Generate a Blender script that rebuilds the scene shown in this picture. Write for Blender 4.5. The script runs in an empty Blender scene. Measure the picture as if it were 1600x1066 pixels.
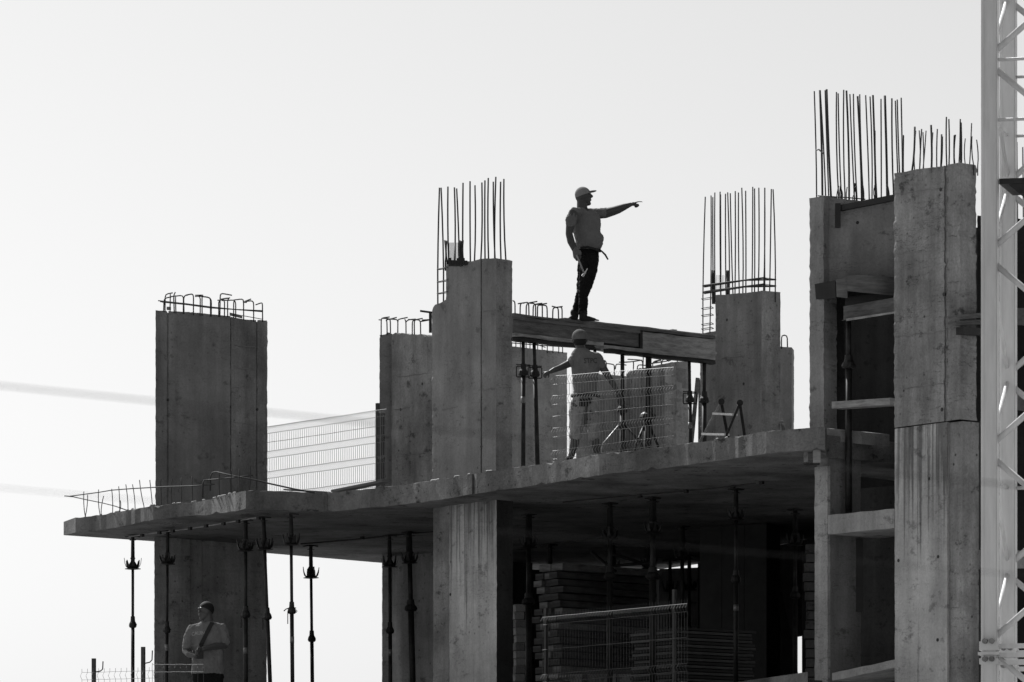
import bpy, bmesh, math, random
from mathutils import Vector, Matrix
from mathutils.bvhtree import BVHTree
random.seed(7)
R = math.radians
scene = bpy.context.scene

# ------------------------------------------------------------------ camera, sky, sun
F = 8889.0; YH = 1570.0; CX = 800.0; EYE = 1.7       # long lens, level camera, risen front
cam = bpy.data.cameras.new("camera"); camo = bpy.data.objects.new("camera", cam)
scene.collection.objects.link(camo); scene.camera = camo
camo.location = (0, 0, EYE); camo.rotation_euler = (R(90), 0, 0)
cam.sensor_width = 36; cam.lens = 200.0; cam.shift_y = (YH - 533) / 1600.0
cam.clip_start = 0.5; cam.clip_end = 6000
cam.dof.use_dof = True; cam.dof.focus_distance = 76.0; cam.dof.aperture_fstop = 6.0

SUN_EL, SUN_AZ = R(46), R(-33)                        # azimuth from +Y, towards -X
sundir = Vector((math.sin(SUN_AZ) * math.cos(SUN_EL), math.cos(SUN_AZ) * math.cos(SUN_EL), math.sin(SUN_EL)))
world = bpy.data.worlds.new("World"); scene.world = world; world.use_nodes = True
wn = world.node_tree; wn.nodes.clear()
sky = wn.nodes.new('ShaderNodeTexSky'); sky.sky_type = 'NISHITA'; sky.sun_disc = False
sky.sun_elevation = SUN_EL; sky.sun_rotation = SUN_AZ; sky.dust_density = 2.0; sky.air_density = 1.0; sky.altitude = 50
bw = wn.nodes.new('ShaderNodeRGBToBW'); bg = wn.nodes.new('ShaderNodeBackground'); wo = wn.nodes.new('ShaderNodeOutputWorld')
wn.links.new(sky.outputs[0], bw.inputs[0]); wn.links.new(bw.outputs[0], bg.inputs[0]); wn.links.new(bg.outputs[0], wo.inputs[0])
bg.inputs[1].default_value = 0.126
sl = bpy.data.lights.new("sun", 'SUN'); sl.energy = 5.0; sl.angle = R(0.53); sl.color = (1, 1, 1)
slo = bpy.data.objects.new("sun", sl); scene.collection.objects.link(slo)
slo.rotation_euler = sundir.to_track_quat('Z', 'Y').to_euler()
scene.view_settings.view_transform = 'Standard'; scene.view_settings.look = 'None'
scene.view_settings.gamma = 1.0; scene.view_settings.use_curve_mapping = False
scene.view_settings.exposure = 0.0
scene.render.film_transparent = False

# ------------------------------------------------------------------ geometry of the place
Z0 = 7.10      # top of the upper slab above the eye
ZB = 6.84      # its underside
ZT = 10.10     # top of the cast columns
Z1 = 4.05      # top of the lower slab
GZ = -EYE      # ground
FD = Vector((0.580, -0.815)).normalized()   # facade direction (towards the right it comes nearer)
BD = Vector((0.730, 0.683)).normalized()    # into the building
FD3 = Vector((FD.x, FD.y, 0)); BD3 = Vector((BD.x, BD.y, 0))
def P(px, py, Y): return Vector(((px - CX) * Y / F, Y, EYE + (YH - py) * Y / F))
def YZ(py, Z): return F * Z / (YH - py)
def G(px, Y): return Vector(((px - CX) * Y / F, Y))
def along(C, d, px):
    k = (px - CX) / F
    return C + d * ((k * C.y - C.x) / (d.x - k * d.y))
def zpy(py, Y): return EYE + (YH - py) * Y / F

# ------------------------------------------------------------------ materials
MATS = {}
def nd(nt, t, **kw):
    n = nt.nodes.new(t)
    for k, v in kw.items(): setattr(n, k, v)
    return n
def base_mat(name):
    m = bpy.data.materials.new(name); m.use_nodes = True
    nt = m.node_tree; b = nt.nodes['Principled BSDF']
    MATS[name] = m
    return m, nt, b
def math_(nt, op, a, b=None, c=None, clamp=False):
    n = nd(nt, 'ShaderNodeMath', operation=op); n.use_clamp = clamp
    for i, v in enumerate((a, b, c)):
        if v is None: continue
        if isinstance(v, (int, float)): n.inputs[i].default_value = v
        else: nt.links.new(v, n.inputs[i])
    return n.outputs[0]
def noise(nt, co, scale, detail=4, rough=.55, vec=(1, 1, 1), off=0):
    mp = nd(nt, 'ShaderNodeMapping'); mp.inputs['Scale'].default_value = vec
    mp.inputs['Location'].default_value = (off, off * 1.7, off * .6)
    nt.links.new(co, mp.inputs[0])
    n = nd(nt, 'ShaderNodeTexNoise'); n.inputs['Scale'].default_value = scale
    n.inputs['Detail'].default_value = detail; n.inputs['Roughness'].default_value = rough
    nt.links.new(mp.outputs[0], n.inputs['Vector'])
    return n.outputs['Fac']
def ramp(nt, v, a, b, lo=0., hi=1.):
    n = nd(nt, 'ShaderNodeMapRange'); n.inputs[1].default_value = a; n.inputs[2].default_value = b
    n.inputs[3].default_value = lo; n.inputs[4].default_value = hi
    nt.links.new(v, n.inputs[0]); return n.outputs[0]
def concrete(name, val, contrast=1.0, drips=0.0, off=0.0, rough=.9, streak=1.0):
    m, nt, b = base_mat(name)
    co = nd(nt, 'ShaderNodeTexCoord').outputs['Object']
    a = ramp(nt, noise(nt, co, 1.1, 6, .6, off=off), .32, .68, 1 - .34 * contrast, 1 + .30 * contrast)
    s = ramp(nt, noise(nt, co, 1.0, 5, .65, (4, 4, .40), off), .34, .66, 1 - .22 * contrast * streak, 1 + .20 * contrast * streak)
    f = ramp(nt, noise(nt, co, 34, 4, .6, off=off), .3, .7, 1 - .14 * contrast, 1 + .12 * contrast)
    bl = ramp(nt, noise(nt, co, 3.6, 7, .7, (1, 1, 1.5), off + 5), .585, .66, 1, 1 - .5 * contrast)
    pale = ramp(nt, noise(nt, co, 2.4, 6, .7, (1, 1, .6), off + 9), .58, .75, 1, 1 + .25 * contrast)
    v = nd(nt, 'ShaderNodeTexVoronoi'); v.inputs['Scale'].default_value = 7.5; nt.links.new(co, v.inputs['Vector'])
    pit = ramp(nt, v.outputs['Distance'], .08, .16, 1 - .6 * contrast, 1)
    v2 = nd(nt, 'ShaderNodeTexVoronoi'); v2.inputs['Scale'].default_value = 19; nt.links.new(co, v2.inputs['Vector'])
    pit2 = ramp(nt, v2.outputs['Distance'], .06, .14, 1 - .3 * contrast, 1)
    pm = ramp(nt, noise(nt, co, 1.3, 3, .6, off=off + 13), .46, .62, 0, 1)
    pit = math_(nt, 'ADD', math_(nt, 'MULTIPLY', pit, pm), math_(nt, 'SUBTRACT', 1, pm))
    # thin wandering scratches / board marks, mostly level
    ln = noise(nt, co, 2.2, 3, .6, (1, 1, 5.5), off + 3)
    ln = math_(nt, 'ABSOLUTE', math_(nt, 'SUBTRACT', ln, .5))
    ln = ramp(nt, ln, .0, .010, 1 - .5 * contrast, 1)
    lm = ramp(nt, noise(nt, co, 1.7, 2, .5, off=off + 7), .45, .62, 0, 1)
    ln = math_(nt, 'ADD', math_(nt, 'MULTIPLY', ln, lm), math_(nt, 'SUBTRACT', 1, lm))
    tot = a
    for x in (s, f, bl, pale, pit, pit2, ln): tot = math_(nt, 'MULTIPLY', tot, x)
    if drips:
        sep = nd(nt, 'ShaderNodeSeparateXYZ'); nt.links.new(co, sep.inputs[0])
        zz = ramp(nt, sep.outputs[2], Z0 + EYE - 2.1, Z0 + EYE - .4, -.25, .42)
        dn = noise(nt, co, 1.0, 3, .55, (13, 13, .28), off + 2)
        dm = math_(nt, 'ADD', dn, math_(nt, 'MULTIPLY', zz, .34))
        dr = ramp(nt, dm, .56, .68, 1, 1 - drips)
        tot = math_(nt, 'MULTIPLY', tot, dr)
    col = math_(nt, 'MULTIPLY', tot, val)
    cc = nd(nt, 'ShaderNodeCombineColor')
    for i in range(3): nt.links.new(col, cc.inputs[i])
    nt.links.new(cc.outputs[0], b.inputs['Base Color'])
    b.inputs['Roughness'].default_value = rough; b.inputs['Specular IOR Level'].default_value = .25
    bp = nd(nt, 'ShaderNodeBump'); bp.inputs['Strength'].default_value = .5; bp.inputs['Distance'].default_value = .03
    h = math_(nt, 'ADD', math_(nt, 'MULTIPLY', noise(nt, co, 6, 8, .65, off=off), .8), math_(nt, 'MULTIPLY', pit, .25))
    h = math_(nt, 'ADD', h, math_(nt, 'MULTIPLY', ln, .3))
    nt.links.new(h, bp.inputs['Height']); nt.links.new(bp.outputs[0], b.inputs['Normal'])
    return m
def plain(name, val, rough=.6, metal=0., var=.25, scale=9., vec=(1, 1, 1), spec=.4, bump=.0):
    m, nt, b = base_mat(name)
    co = nd(nt, 'ShaderNodeTexCoord').outputs['Object']
    a = ramp(nt, noise(nt, co, scale, 5, .65, vec), .3, .7, 1 - var, 1 + var)
    col = math_(nt, 'MULTIPLY', a, val)
    cc = nd(nt, 'ShaderNodeCombineColor')
    for i in range(3): nt.links.new(col, cc.inputs[i])
    nt.links.new(cc.outputs[0], b.inputs['Base Color'])
    b.inputs['Roughness'].default_value = rough; b.inputs['Metallic'].default_value = metal
    b.inputs['Specular IOR Level'].default_value = spec
    if bump:
        bp = nd(nt, 'ShaderNodeBump'); bp.inputs['Strength'].default_value = bump; bp.inputs['Distance'].default_value = .02
        nt.links.new(a, bp.inputs['Height']); nt.links.new(bp.outputs[0], b.inputs['Normal'])
    return m
M_C1 = concrete('concrete_grey', .215, .9, off=1)
M_C2 = concrete('concrete_dark_grey', .225, .8, off=11)
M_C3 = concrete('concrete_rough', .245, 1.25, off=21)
M_C1R = concrete('concrete_grey_rough', .23, 1.25, off=101)
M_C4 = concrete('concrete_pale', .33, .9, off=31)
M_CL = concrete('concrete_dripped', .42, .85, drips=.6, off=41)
M_CS = concrete('concrete_slab', .16, 1.5, streak=.35, off=51)
M_CD = concrete('concrete_shaded_core', .045, 1.0, off=61)  # interior concrete, its shade put into a very low tone
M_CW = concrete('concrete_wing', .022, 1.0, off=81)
M_CF = concrete('concrete_floor_darkened', .05, 1.0, off=111)  # floor tone lowered to deepen the shade under the slab
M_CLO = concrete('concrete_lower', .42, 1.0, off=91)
M_BLOCK = concrete('concrete_block', .27, 1.1, off=71)
M_WOOD = plain('timber', .13, .85, var=.45, scale=3.0, vec=(1, 1, 6), spec=.2, bump=.4)
M_WOODP = plain('timber_pale', .30, .85, var=.4, scale=5.0, vec=(1, 1, 5), spec=.2, bump=.4)
M_PLYSHADE = plain('black_ply_and_shade', .020, .5, var=.4, scale=4, spec=.3)  # near-black ply tone, also the painted shade on the column under the slab
M_REBAR = plain('rebar_rust', .045, .75, .3, .4, 12)
M_PROP = plain('prop_steel', .030, .55, .5, .5, 14)
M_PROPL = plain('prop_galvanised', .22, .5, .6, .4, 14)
M_WIRE = plain('galvanised_wire', .20, .6, .1, .15, 6)
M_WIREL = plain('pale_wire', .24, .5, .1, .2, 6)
M_WIRESUN = plain('sunlit_wire', .62, .35, .2, .1, 6)  # galvanised wire brightened, sunlight put into the colour
M_WIRESHADE = plain('shaded_wire', .06, .6, .1, .2, 6)  # galvanised wire darkened, shade painted into its tone
M_POST = plain('fence_post', .06, .5, .4, .3, 8)
M_CRANE = plain('crane_paint', .68, .42, .0, .16, 1.5, vec=(4, 4, .5), spec=.5)
M_DARKM = plain('dark_steel', .03, .6, .4, .4, 10)
M_SKIN = plain('skin', .065, .38, 0, .15, 14, spec=.4)
M_SKIN2 = plain('skin_dark', .05, .5, 0, .15, 14, spec=.4)
M_SHIRT1 = plain('shirt_grey', .15, .9, 0, .12, 10, spec=.1, bump=.5)
M_SHIRT2 = plain('shirt_pale', .15, .9, 0, .14, 10, spec=.1, bump=.5)
M_SHIRT3 = plain('shirt_light', .165, .9, 0, .14, 10, spec=.1, bump=.5)
M_SHORT = plain('shorts_grey', .26, .9, 0, .45, 7, spec=.1, bump=.5)
M_TROU = plain('trousers_black', .012, .9, 0, .3, 8, spec=.1, bump=.5)
M_BOOT = plain('boot_leather', .015, .7, 0, .3, 10, spec=.3)
M_CAP = plain('cap_cloth', .24, .9, 0, .12, 10, spec=.1)
M_HELM = plain('cap_dark_cloth', .12, .9, 0, .2, 10, spec=.2)
M_HAIR = plain('hair', .010, .8, 0, .3, 40, spec=.3)
M_PRINT = plain('print_ink', .075, .9, 0, .1, 10, spec=.1)
M_PRINTL = plain('print_pale', .34, .9, 0, .1, 10, spec=.1)
M_STEEL = plain('bright_steel', .55, .3, .8, .15, 10)
M_ALU = plain('aluminium', .62, .32, .8, .12, 10)
M_CABLE = plain('cable_black', .02, .7, 0, .2, 5)
M_GROUND = plain('ground_soil', .27, .95, 0, .35, .35, spec=.1, bump=.5)
M_PLASTIC = plain('white_plastic', .6, .6, 0, .1, 6)

# ------------------------------------------------------------------ object helpers
OFF = {}
col = scene.collection
def thing(name, label, cat, loc, group=None):
    o = bpy.data.objects.new(name, None); col.objects.link(o)
    o.empty_display_size = .2
    o.location = loc; o['label'] = label; o['category'] = cat
    if group: o['group'] = group
    OFF[o] = Vector(loc); return o
def link_mesh(name, me, mat, parent=None, loc=None, smooth=False, keepmats=False):
    o = bpy.data.objects.new(name, me); col.objects.link(o)
    L = OFF[parent] if parent else (Vector(loc) if loc is not None else Vector((0, 0, 0)))
    me.transform(Matrix.Translation(-L))
    if not keepmats: me.materials.append(mat)
    if parent: o.parent = parent
    else: o.location = L
    OFF[o] = L
    if smooth:
        for p in me.polygons: p.use_smooth = True
    return o
def tag(o, label, cat, group=None):
    o['label'] = label; o['category'] = cat
    if group: o['group'] = group
    return o
class MB:
    def __init__(s): s.v = []; s.f = []
    def add(s, v, f):
        n = len(s.v); s.v += [Vector(x) for x in v]; s.f += [[i + n for i in q] for q in f]; return s
    def hexa(s, a, b):       # two quads a,b (lists of 4)
        return s.add(a + b, [[3, 2, 1, 0], [4, 5, 6, 7], [0, 1, 5, 4], [1, 2, 6, 5], [2, 3, 7, 6], [3, 0, 4, 7]])
    def box(s, c, ux, uy, uz):   # centre and half vectors
        c, ux, uy, uz = map(Vector, (c, ux, uy, uz))
        return s.hexa([c - ux - uy - uz, c + ux - uy - uz, c + ux + uy - uz, c - ux + uy - uz],
                      [c - ux - uy + uz, c + ux - uy + uz, c + ux + uy + uz, c - ux + uy + uz])
    def beam(s, a, b, w, h, up=(0, 0, 1)):
        a, b = Vector(a), Vector(b); d = (b - a); d.normalize(); up = Vector(up)
        sd = d.cross(up)
        if sd.length < 1e-4: sd = d.cross(Vector((0, 1, 0)))
        sd.normalize(); up = sd.cross(d).normalized()
        return s.box((a + b) / 2, (b - a) / 2, sd * w / 2, up * h / 2)
    def prism(s, pts, z0, z1):
        n = len(pts)
        ar = sum(pts[i][0] * pts[(i + 1) % n][1] - pts[(i + 1) % n][0] * pts[i][1] for i in range(n))
        if ar < 0: pts = pts[::-1]
        v = [Vector((p[0], p[1], z0)) for p in pts] + [Vector((p[0], p[1], z1)) for p in pts]
        return s.add(v, [list(range(n))[::-1], list(range(n, 2 * n))] + [[i, (i + 1) % n, n + (i + 1) % n, n + i] for i in range(n)])
    def tube(s, pts, r, n=6, caps=True):
        pts = [Vector(p) for p in pts]
        rs = r if isinstance(r, (list, tuple)) else [r] * len(pts)
        base = len(s.v); prev = None
        for i, p in enumerate(pts):
            d = (pts[min(i + 1, len(pts) - 1)] - pts[max(i - 1, 0)]).normalized()
            if prev is None:
                u = d.cross(Vector((0, 0, 1)))
                if u.length < 1e-3: u = d.cross(Vector((0, 1, 0)))
                u.normalize()
            else:
                u = (prev - d * prev.dot(d))
                if u.length < 1e-4: u = d.orthogonal()
                u.normalize()
            prev = u; w = d.cross(u)
            for k in range(n):
                a = 2 * math.pi * k / n
                s.v.append(p + (u * math.cos(a) + w * math.sin(a)) * rs[i])
        for i in range(len(pts) - 1):
            for k in range(n):
                k2 = (k + 1) % n
                s.f.append([base + i * n + k, base + i * n + k2, base + (i + 1) * n + k2, base + (i + 1) * n + k])
        if caps:
            s.f.append([base + k for k in range(n)][::-1]); e = base + (len(pts) - 1) * n
            s.f.append([e + k for k in range(n)])
        return s
    def mesh(s, name):
        me = bpy.data.meshes.new(name); me.from_pydata([tuple(v) for v in s.v], [], s.f); me.update()
        bm = bmesh.new(); bm.from_mesh(me); bmesh.ops.recalc_face_normals(bm, faces=bm.faces); bm.to_mesh(me); bm.free()
        return me
    def build(s, name, mat, parent=None, loc=None, smooth=False):
        return link_mesh(name, s.mesh(name), mat, parent, loc, smooth)

# a cast wall: front face on the vertical plane through C along d, following the
# outline tops [(px,py)...]; cast in strips between formwork seams, body set back in the seams
def wear(me, amt, zstep=.05, ends=None, d=None, mat2=None):
    bm = bmesh.new(); bm.from_mesh(me)
    zs = [v.co.z for v in bm.verts]; z = min(zs) + zstep; zm = max(zs)
    while z < zm - .05:
        if z > zm - 9: bmesh.ops.bisect_plane(bm, geom=bm.verts[:] + bm.edges[:] + bm.faces[:], plane_co=(0, 0, z), plane_no=(0, 0, 1))
        z += zstep * random.uniform(.6, 1.4)
    bm.normal_update(); mv = set()
    for e in bm.edges:
        if len(e.link_faces) == 2 and e.calc_face_angle(0) > .6 and abs((e.verts[0].co - e.verts[1].co).normalized().z) > .8: mv |= set(e.verts)
    if mat2 is not None:
        me.materials.append(mat2[0]); me.materials.append(mat2[1])
        d3 = Vector((d.x, d.y, 0))
        for f in bm.faces:
            f.material_index = 1 if f.normal.dot(d3) > .5 and f.calc_area() > .002 else 0
    for v in mv:
        c = Vector((random.gauss(0, 1), random.gauss(0, 1), 0)) * amt * .5
        if random.random() < .05: c *= 3.2
        v.co += c
    bmesh.ops.triangulate(bm, faces=[f for f in bm.faces if len(f.verts) > 4])
    bm.to_mesh(me); bm.free()
def cast(name, parent, C, d, tops, zbot, thick, mat, seams=(), jit=.35, botpy=None, gap=.016, amt=.0035, side=None):
    m = MB(); rnd = random.Random(int(tops[0][0] * 7 + tops[0][1]))
    xs = [t[0] for t in tops]
    def top(px):
        for (a, ya), (b, yb) in zip(tops, tops[1:]):
            if a <= px <= b: return ya + (yb - ya) * ((px - a) / (b - a) if b > a else 0)
        return tops[-1][1]
    cuts = [xs[0]] + list(seams) + [xs[-1]]
    T = Vector((thick[0], thick[1], 0))
    def strip(a, b, back, inset_top, extra):
        n = max(2, int((b - a) / 4))
        px = [a + (b - a) * i / n for i in range(n + 1)]
        for (t, _) in tops:
            if a < t < b: px.append(t)
        px = sorted(set(px))
        g = [along(C, d, x) for x in px]
        if extra:
            g[0] = g[0] + d * extra[0]; g[-1] = g[-1] - d * extra[1]
        Tn = T.normalized()
        fr = [Vector((p.x, p.y, 0)) + Tn * back for p in g]
        tz = [zpy(top(x) + rnd.uniform(-jit, jit), p.y) - inset_top for x, p in zip(px, g)]
        k = len(px)
        Tb = T - Tn * back * 2
        v = [Vector((p.x, p.y, zbot)) for p in fr] + [Vector((p.x, p.y, z)) for p, z in zip(fr, tz)]
        v2 = [q + Tb for q in v]
        for i in range(k, 2 * k): v2[i] = Vector((v2[i].x, v2[i].y, v2[i].z + rnd.uniform(-.012, .012)))
        base = len(m.v); m.v += v + v2
        for i in range(k - 1):
            m.f.append([base + i, base + i + 1, base + k + i + 1, base + k + i])
            m.f.append([base + 2 * k + i + 1, base + 2 * k + i, base + 3 * k + i, base + 3 * k + i + 1])
            m.f.append([base + k + i, base + k + i + 1, base + 3 * k + i + 1, base + 3 * k + i])
            m.f.append([base + i + 1, base + i, base + 2 * k + i, base + 2 * k + i + 1])
        m.f.append([base, base + k, base + 3 * k, base + 2 * k])
        m.f.append([base + k - 1, base + 2 * k - 1, base + 4 * k - 1, base + 3 * k - 1][::-1])
    if not seams:
        strip(cuts[0], cuts[-1], 0, 0, None)
    else:
        for i, (a, b) in enumerate(zip(cuts, cuts[1:])):
            strip(a, b, 0, 0, (gap if i else 0, gap if i < len(cuts) - 2 else 0))
        strip(xs[0], xs[-1], .022, .022, (.022, .022))
    me = m.mesh(name)
    wear(me, amt, d=d, mat2=(mat, side or mat))
    return link_mesh(name, me, mat, parent, keepmats=True)

# ------------------------------------------------------------------ ground
g = MB(); nseg = 40; S = 2500.
vs = []
for i in range(nseg + 1):
    for j in range(nseg + 1):
        vs.append((-S + 2 * S * i / nseg, -S + 2 * S * j / nseg, 0))
fs = [[i * (nseg + 1) + j, (i + 1) * (nseg + 1) + j, (i + 1) * (nseg + 1) + j + 1, i * (nseg + 1) + j + 1] for i in range(nseg) for j in range(nseg)]
g.add(vs, fs); go = g.build('ground', M_GROUND); go['kind'] = 'structure'

# ------------------------------------------------------------------ the unfinished building
bld = thing('unfinished_building', 'unfinished concrete building frame with bare columns, slabs and rebar standing against the sky', 'building', (1.0, 78.0, 0))

# upper slab outline (near edge follows the photograph, then round the back)
E = []   # (xy, ztop, zbot) all above the eye
rs = random.Random(3)
near = [(99, .20), (118, .21), (150, .215), (190, .22), (240, .20), (299, .185), (330, .22), (384, .26), (450, .26), (512, .26),
        (600, .265), (673, .27), (752, .27), (853, .27), (936, .27), (1040, .27), (1140, .27), (1205, .27), (1289, .28)]
nearpy = [(99, 815), (118, 809), (150, 806), (190, 799), (240, 790), (299, 785.5), (330, 780), (384, 766), (450, 768), (512, 770.5), (600, 761),
          (673, 752), (752, 738.5), (853, 724), (936, 710), (1040, 698), (1140, 684), (1205, 673), (1289, 667)]
for (a, ta), (b, tb), (_, ya), (_, yb) in zip(near, near[1:], nearpy, nearpy[1:]):
    n = max(1, int((b - a) / 7))
    for i in range(n):
        t = i / n; px = a + (b - a) * t; py = ya + (yb - ya) * t; th = ta + (tb - ta) * t
        Yc = YZ(py, Z0); q = G(px, Yc)
        jj = rs.uniform(-.012, .012) if i else 0
        nrm = Vector((-.8, -.55))
        E.append((q + nrm * rs.uniform(-.008, .008), Z0 + rs.gauss(0, .005) - (.03 if rs.random() < .04 else 0), Z0 - th + rs.gauss(0, .004) + (.03 if rs.random() < .05 else 0)))
        # open joint in the fascia
        if a <= 450 < 512 <= b + 1 and i == n - 1 or (a == 673 and i == n - 2):
            q2 = q - nrm.normalized() * .05
            E.append((q2 + Vector((.004, -.002)), Z0 - .004, Z0 - th + .03))
            E.append((q2 + Vector((.022, -.010)), Z0 - .004, Z0 - th + .03))
            E.append((q + Vector((.03, -.012)), Z0, Z0 - th))
E.append((G(1289, YZ(667, Z0)), Z0, Z0 - .28))
E.append((G(1292, 70.9), Z0, Z0 - .28))
for px, Y in ((1400, 71.8), (1560, 75), (1560, 80), (1300, 85.0), (1085, 88.4), (1000, 89.9), (820, 90.5), (600, YZ(880, ZB)), (420, 86.2), (240, YZ(846, ZB))):
    E.append((G(px, Y), Z0, ZB))
n = len(E)
sv = [Vector((q.x, q.y, EYE + zt)) for q, zt, zb in E] + [Vector((q.x, q.y, EYE + zb)) for q, zt, zb in E]
bm = bmesh.new(); bv = [bm.verts.new(v) for v in sv]
tf = bm.faces.new(bv[:n]); bf = bm.faces.new(bv[n:][::-1])
for i in range(n): bm.faces.new([bv[i], bv[(i + 1) % n], bv[n + (i + 1) % n], bv[n + i]][::-1])
bmesh.ops.triangulate(bm, faces=[tf, bf]); bmesh.ops.recalc_face_normals(bm, faces=bm.faces)
me = bpy.data.meshes.new('slab'); bm.to_mesh(me); bm.free()
slab = link_mesh('slab', me, M_CS, bld); slab['label'] = 'upper cantilevered floor slab with ragged edge'

# lower slab: same plan at the front right, running further out to the left, and the one below
def plate(px_y, ztop, th, name='slab', mat=M_CS, parent=bld):
    pts = [G(px, Y) for px, Y in px_y]
    return MB().prism([(p.x, p.y) for p in pts], EYE + ztop - th, EYE + ztop).build(name, mat, parent)
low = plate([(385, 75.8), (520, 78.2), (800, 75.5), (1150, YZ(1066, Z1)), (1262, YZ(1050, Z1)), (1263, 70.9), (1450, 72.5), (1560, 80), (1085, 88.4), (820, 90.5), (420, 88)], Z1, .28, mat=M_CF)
plate([(-250, 81.5), (384, 75.8), (419.5, 88), (-100, 88)], Z1, .28)
low2 = plate([(-250, 81.5), (385, 75.8), (800, 75.5), (1262, 69.6), (1560, 72), (1560, 80), (820, 90.5), (-100, 88)], Z1 - 3.05, .28)
low3 = plate([(-250, 81.5), (385, 75.8), (800, 75.5), (1262, 69.6), (1900, 69), (2100, 80), (820, 90.5), (-100, 88)], GZ + .45, .45)
low3['label'] = 'ground level base slab'

ZBL = GZ + EYE + .45     # world z of column foot
def vec(d, L): return (d.x * L, d.y * L)
UB = EYE + Z0 - .05      # world z where upper columns start (sunk into the slab)
LT = EYE + ZB + .02

def lcast(name, C, d, pxs, thick, mat, seams=(), top_z=LT, side=None, amt=.003):
    # lower column: flat top buried in the slab
    m = MB()
    cuts = [pxs[0]] + list(seams) + [pxs[1]]
    T = Vector((thick[0], thick[1]))
    Tn = T.normalized()
    def q(a, b, ea, eb, back):
        A = along(C, d, a) + d * ea + Tn * back; B = along(C, d, b) - d * eb + Tn * back
        Tb = T - Tn * back * 2
        m.prism([(A.x, A.y), (B.x, B.y), (B.x + Tb.x, B.y + Tb.y), (A.x + Tb.x, A.y + Tb.y)], ZBL, top_z - back)
    for i, (a, b) in enumerate(zip(cuts, cuts[1:])):
        q(a, b, .009 if i else 0, .009 if i < len(cuts) - 2 else 0, 0)
    if seams: q(pxs[0], pxs[1], .02, .02, .02)
    me = m.mesh(name); wear(me, amt, d=d, mat2=(mat, side or mat))
    return link_mesh(name, me, mat, bld, keepmats=True)
def tie(parent, px, py, Y, d, r=.022):
    # open tie hole: dark conical plug just proud of the face
    nrm = Vector((d.y, -d.x)); 
    if nrm.y > 0: nrm = -nrm
    c = P(px, py, Y); n3 = Vector((nrm.x, nrm.y, 0))
    MB().tube([c + n3 * .004, c - n3 * .05], [r, r * .6], 8).build('tie_hole', M_PLYSHADE, parent)

# ---- column 1 (far left, broad face running into the building)
d1 = (G(417, 85.0) - G(243, 83.3)).normalized()
C1 = G(243, 83.3)
c1r = cast('column', bld, C1 + Vector((.9, -.45)).normalized() * .006, d1, [(361, 495), (372, 497.5), (385, 499.5), (417, 501)], UB, (-.005, .29), M_C1R, seams=(401,), gap=.012)
c1 = cast('column', bld, C1, d1, [(243, 485), (263, 486), (300, 488), (360, 494)], UB, (-.005, .30), M_C2, seams=(262,), gap=.020)
_a, _b = along(C1, d1, 352), along(C1, d1, 372)
MB().prism([(_a.x, _a.y + .05), (_b.x, _b.y + .05), (_b.x, _b.y + .22), (_a.x, _a.y + .22)], UB, zpy(497, 84.5)).build('cast_core', M_C2, c1)
c1['label'] = 'broad left column above the slab'
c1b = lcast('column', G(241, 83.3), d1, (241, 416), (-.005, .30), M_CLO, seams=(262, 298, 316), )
for px, py in ((262.5, 625), (361, 636), (402, 640)):
    tie(c1, px, py, along(C1, d1, px).y, d1)
# ---- column 2b (behind, left of centre)
C2b = G(612, 85.2)
c2b = cast('column', bld, C2b, FD, [(612, 523), (618, 520), (624, 523), (627, 520.5), (633, 521), (640, 523), (652, 523.5), (657, 521.5), (661, 523), (664, 526), (700, 526)], UB, vec(BD, .38), M_C3)
c2bs = cast('column_return', bld, G(612, 85.2) - FD * .004, -BD, [(612, 523), (613, 523)], UB, vec(FD, .02), M_C3) if False else None
c2bl = cast('column', bld, G(593, 85.35), Vector((.95, -.1)).normalized(), [(593, 523.5), (602, 522.5), (605, 519.5), (610, 520), (612.2, 522)], UB, (0.05, .40), M_C2)
lcast('column', G(680, 86.0), FD, (612, 740), vec(BD, .35), M_C1)
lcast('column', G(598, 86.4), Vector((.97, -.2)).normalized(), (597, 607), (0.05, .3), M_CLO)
# ---- column 2 (big one, centre left)
C2 = G(775, 77.0)
A2 = along(C2, FD, 675)
c2 = cast('column', bld, C2, FD, [(697, 413), (712, 412.5), (724, 409), (740, 408), (752, 404.5), (775, 403.5)], UB, vec(BD, .30), M_C2, seams=(752,), side=M_C3)
c2['label'] = 'big column left of the timber beam'
c2l = cast('column', bld, C2 + BD * .01, FD, [(675, 489), (677, 480), (680, 476), (688, 473.5), (697.2, 468)], UB, vec(BD, .27), M_C2)
tie(c2, 752, 698, along(C2, FD, 752).y, FD)
c2x = lcast('column', C2, FD, (702, 776), vec(BD, .30), M_CL, side=M_CD)  # return face takes the shade-darkened concrete
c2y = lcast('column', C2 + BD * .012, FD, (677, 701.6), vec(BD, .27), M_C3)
tie(c2x, 704, 929, along(C2, FD, 704).y, FD)
# ---- far wall behind the props
CW = G(886, 87.0)
w1 = cast('wall', bld, G(803, 86.2), (G(886, 87.0) - G(803, 86.2)).normalized(), [(770, 539), (803, 541.5), (886, 551)], UB, (-.06, .25), M_C4)
CV = G(980, 89.0)
w2 = cast('wall', bld, G(900, 88.3), (G(978, 89.2) - G(900, 88.3)).normalized(), [(900, 581), (940, 585), (984, 588)], UB, (.08, .25), M_C4)
w3 = cast('wall', bld, CV, FD, [(979, 585), (983, 580), (990, 579.5), (1000, 575), (1005, 575.5), (1020, 572), (1036, 569), (1050, 566), (1057, 566)], UB, vec(BD, .3), M_C3, seams=(1003,))
w4 = cast('wall', bld, along(CV, FD, 1057) + BD * .003, BD, [(1057, 565), (1076, 566)], UB, vec(FD, -.3), M_C4)
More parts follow.
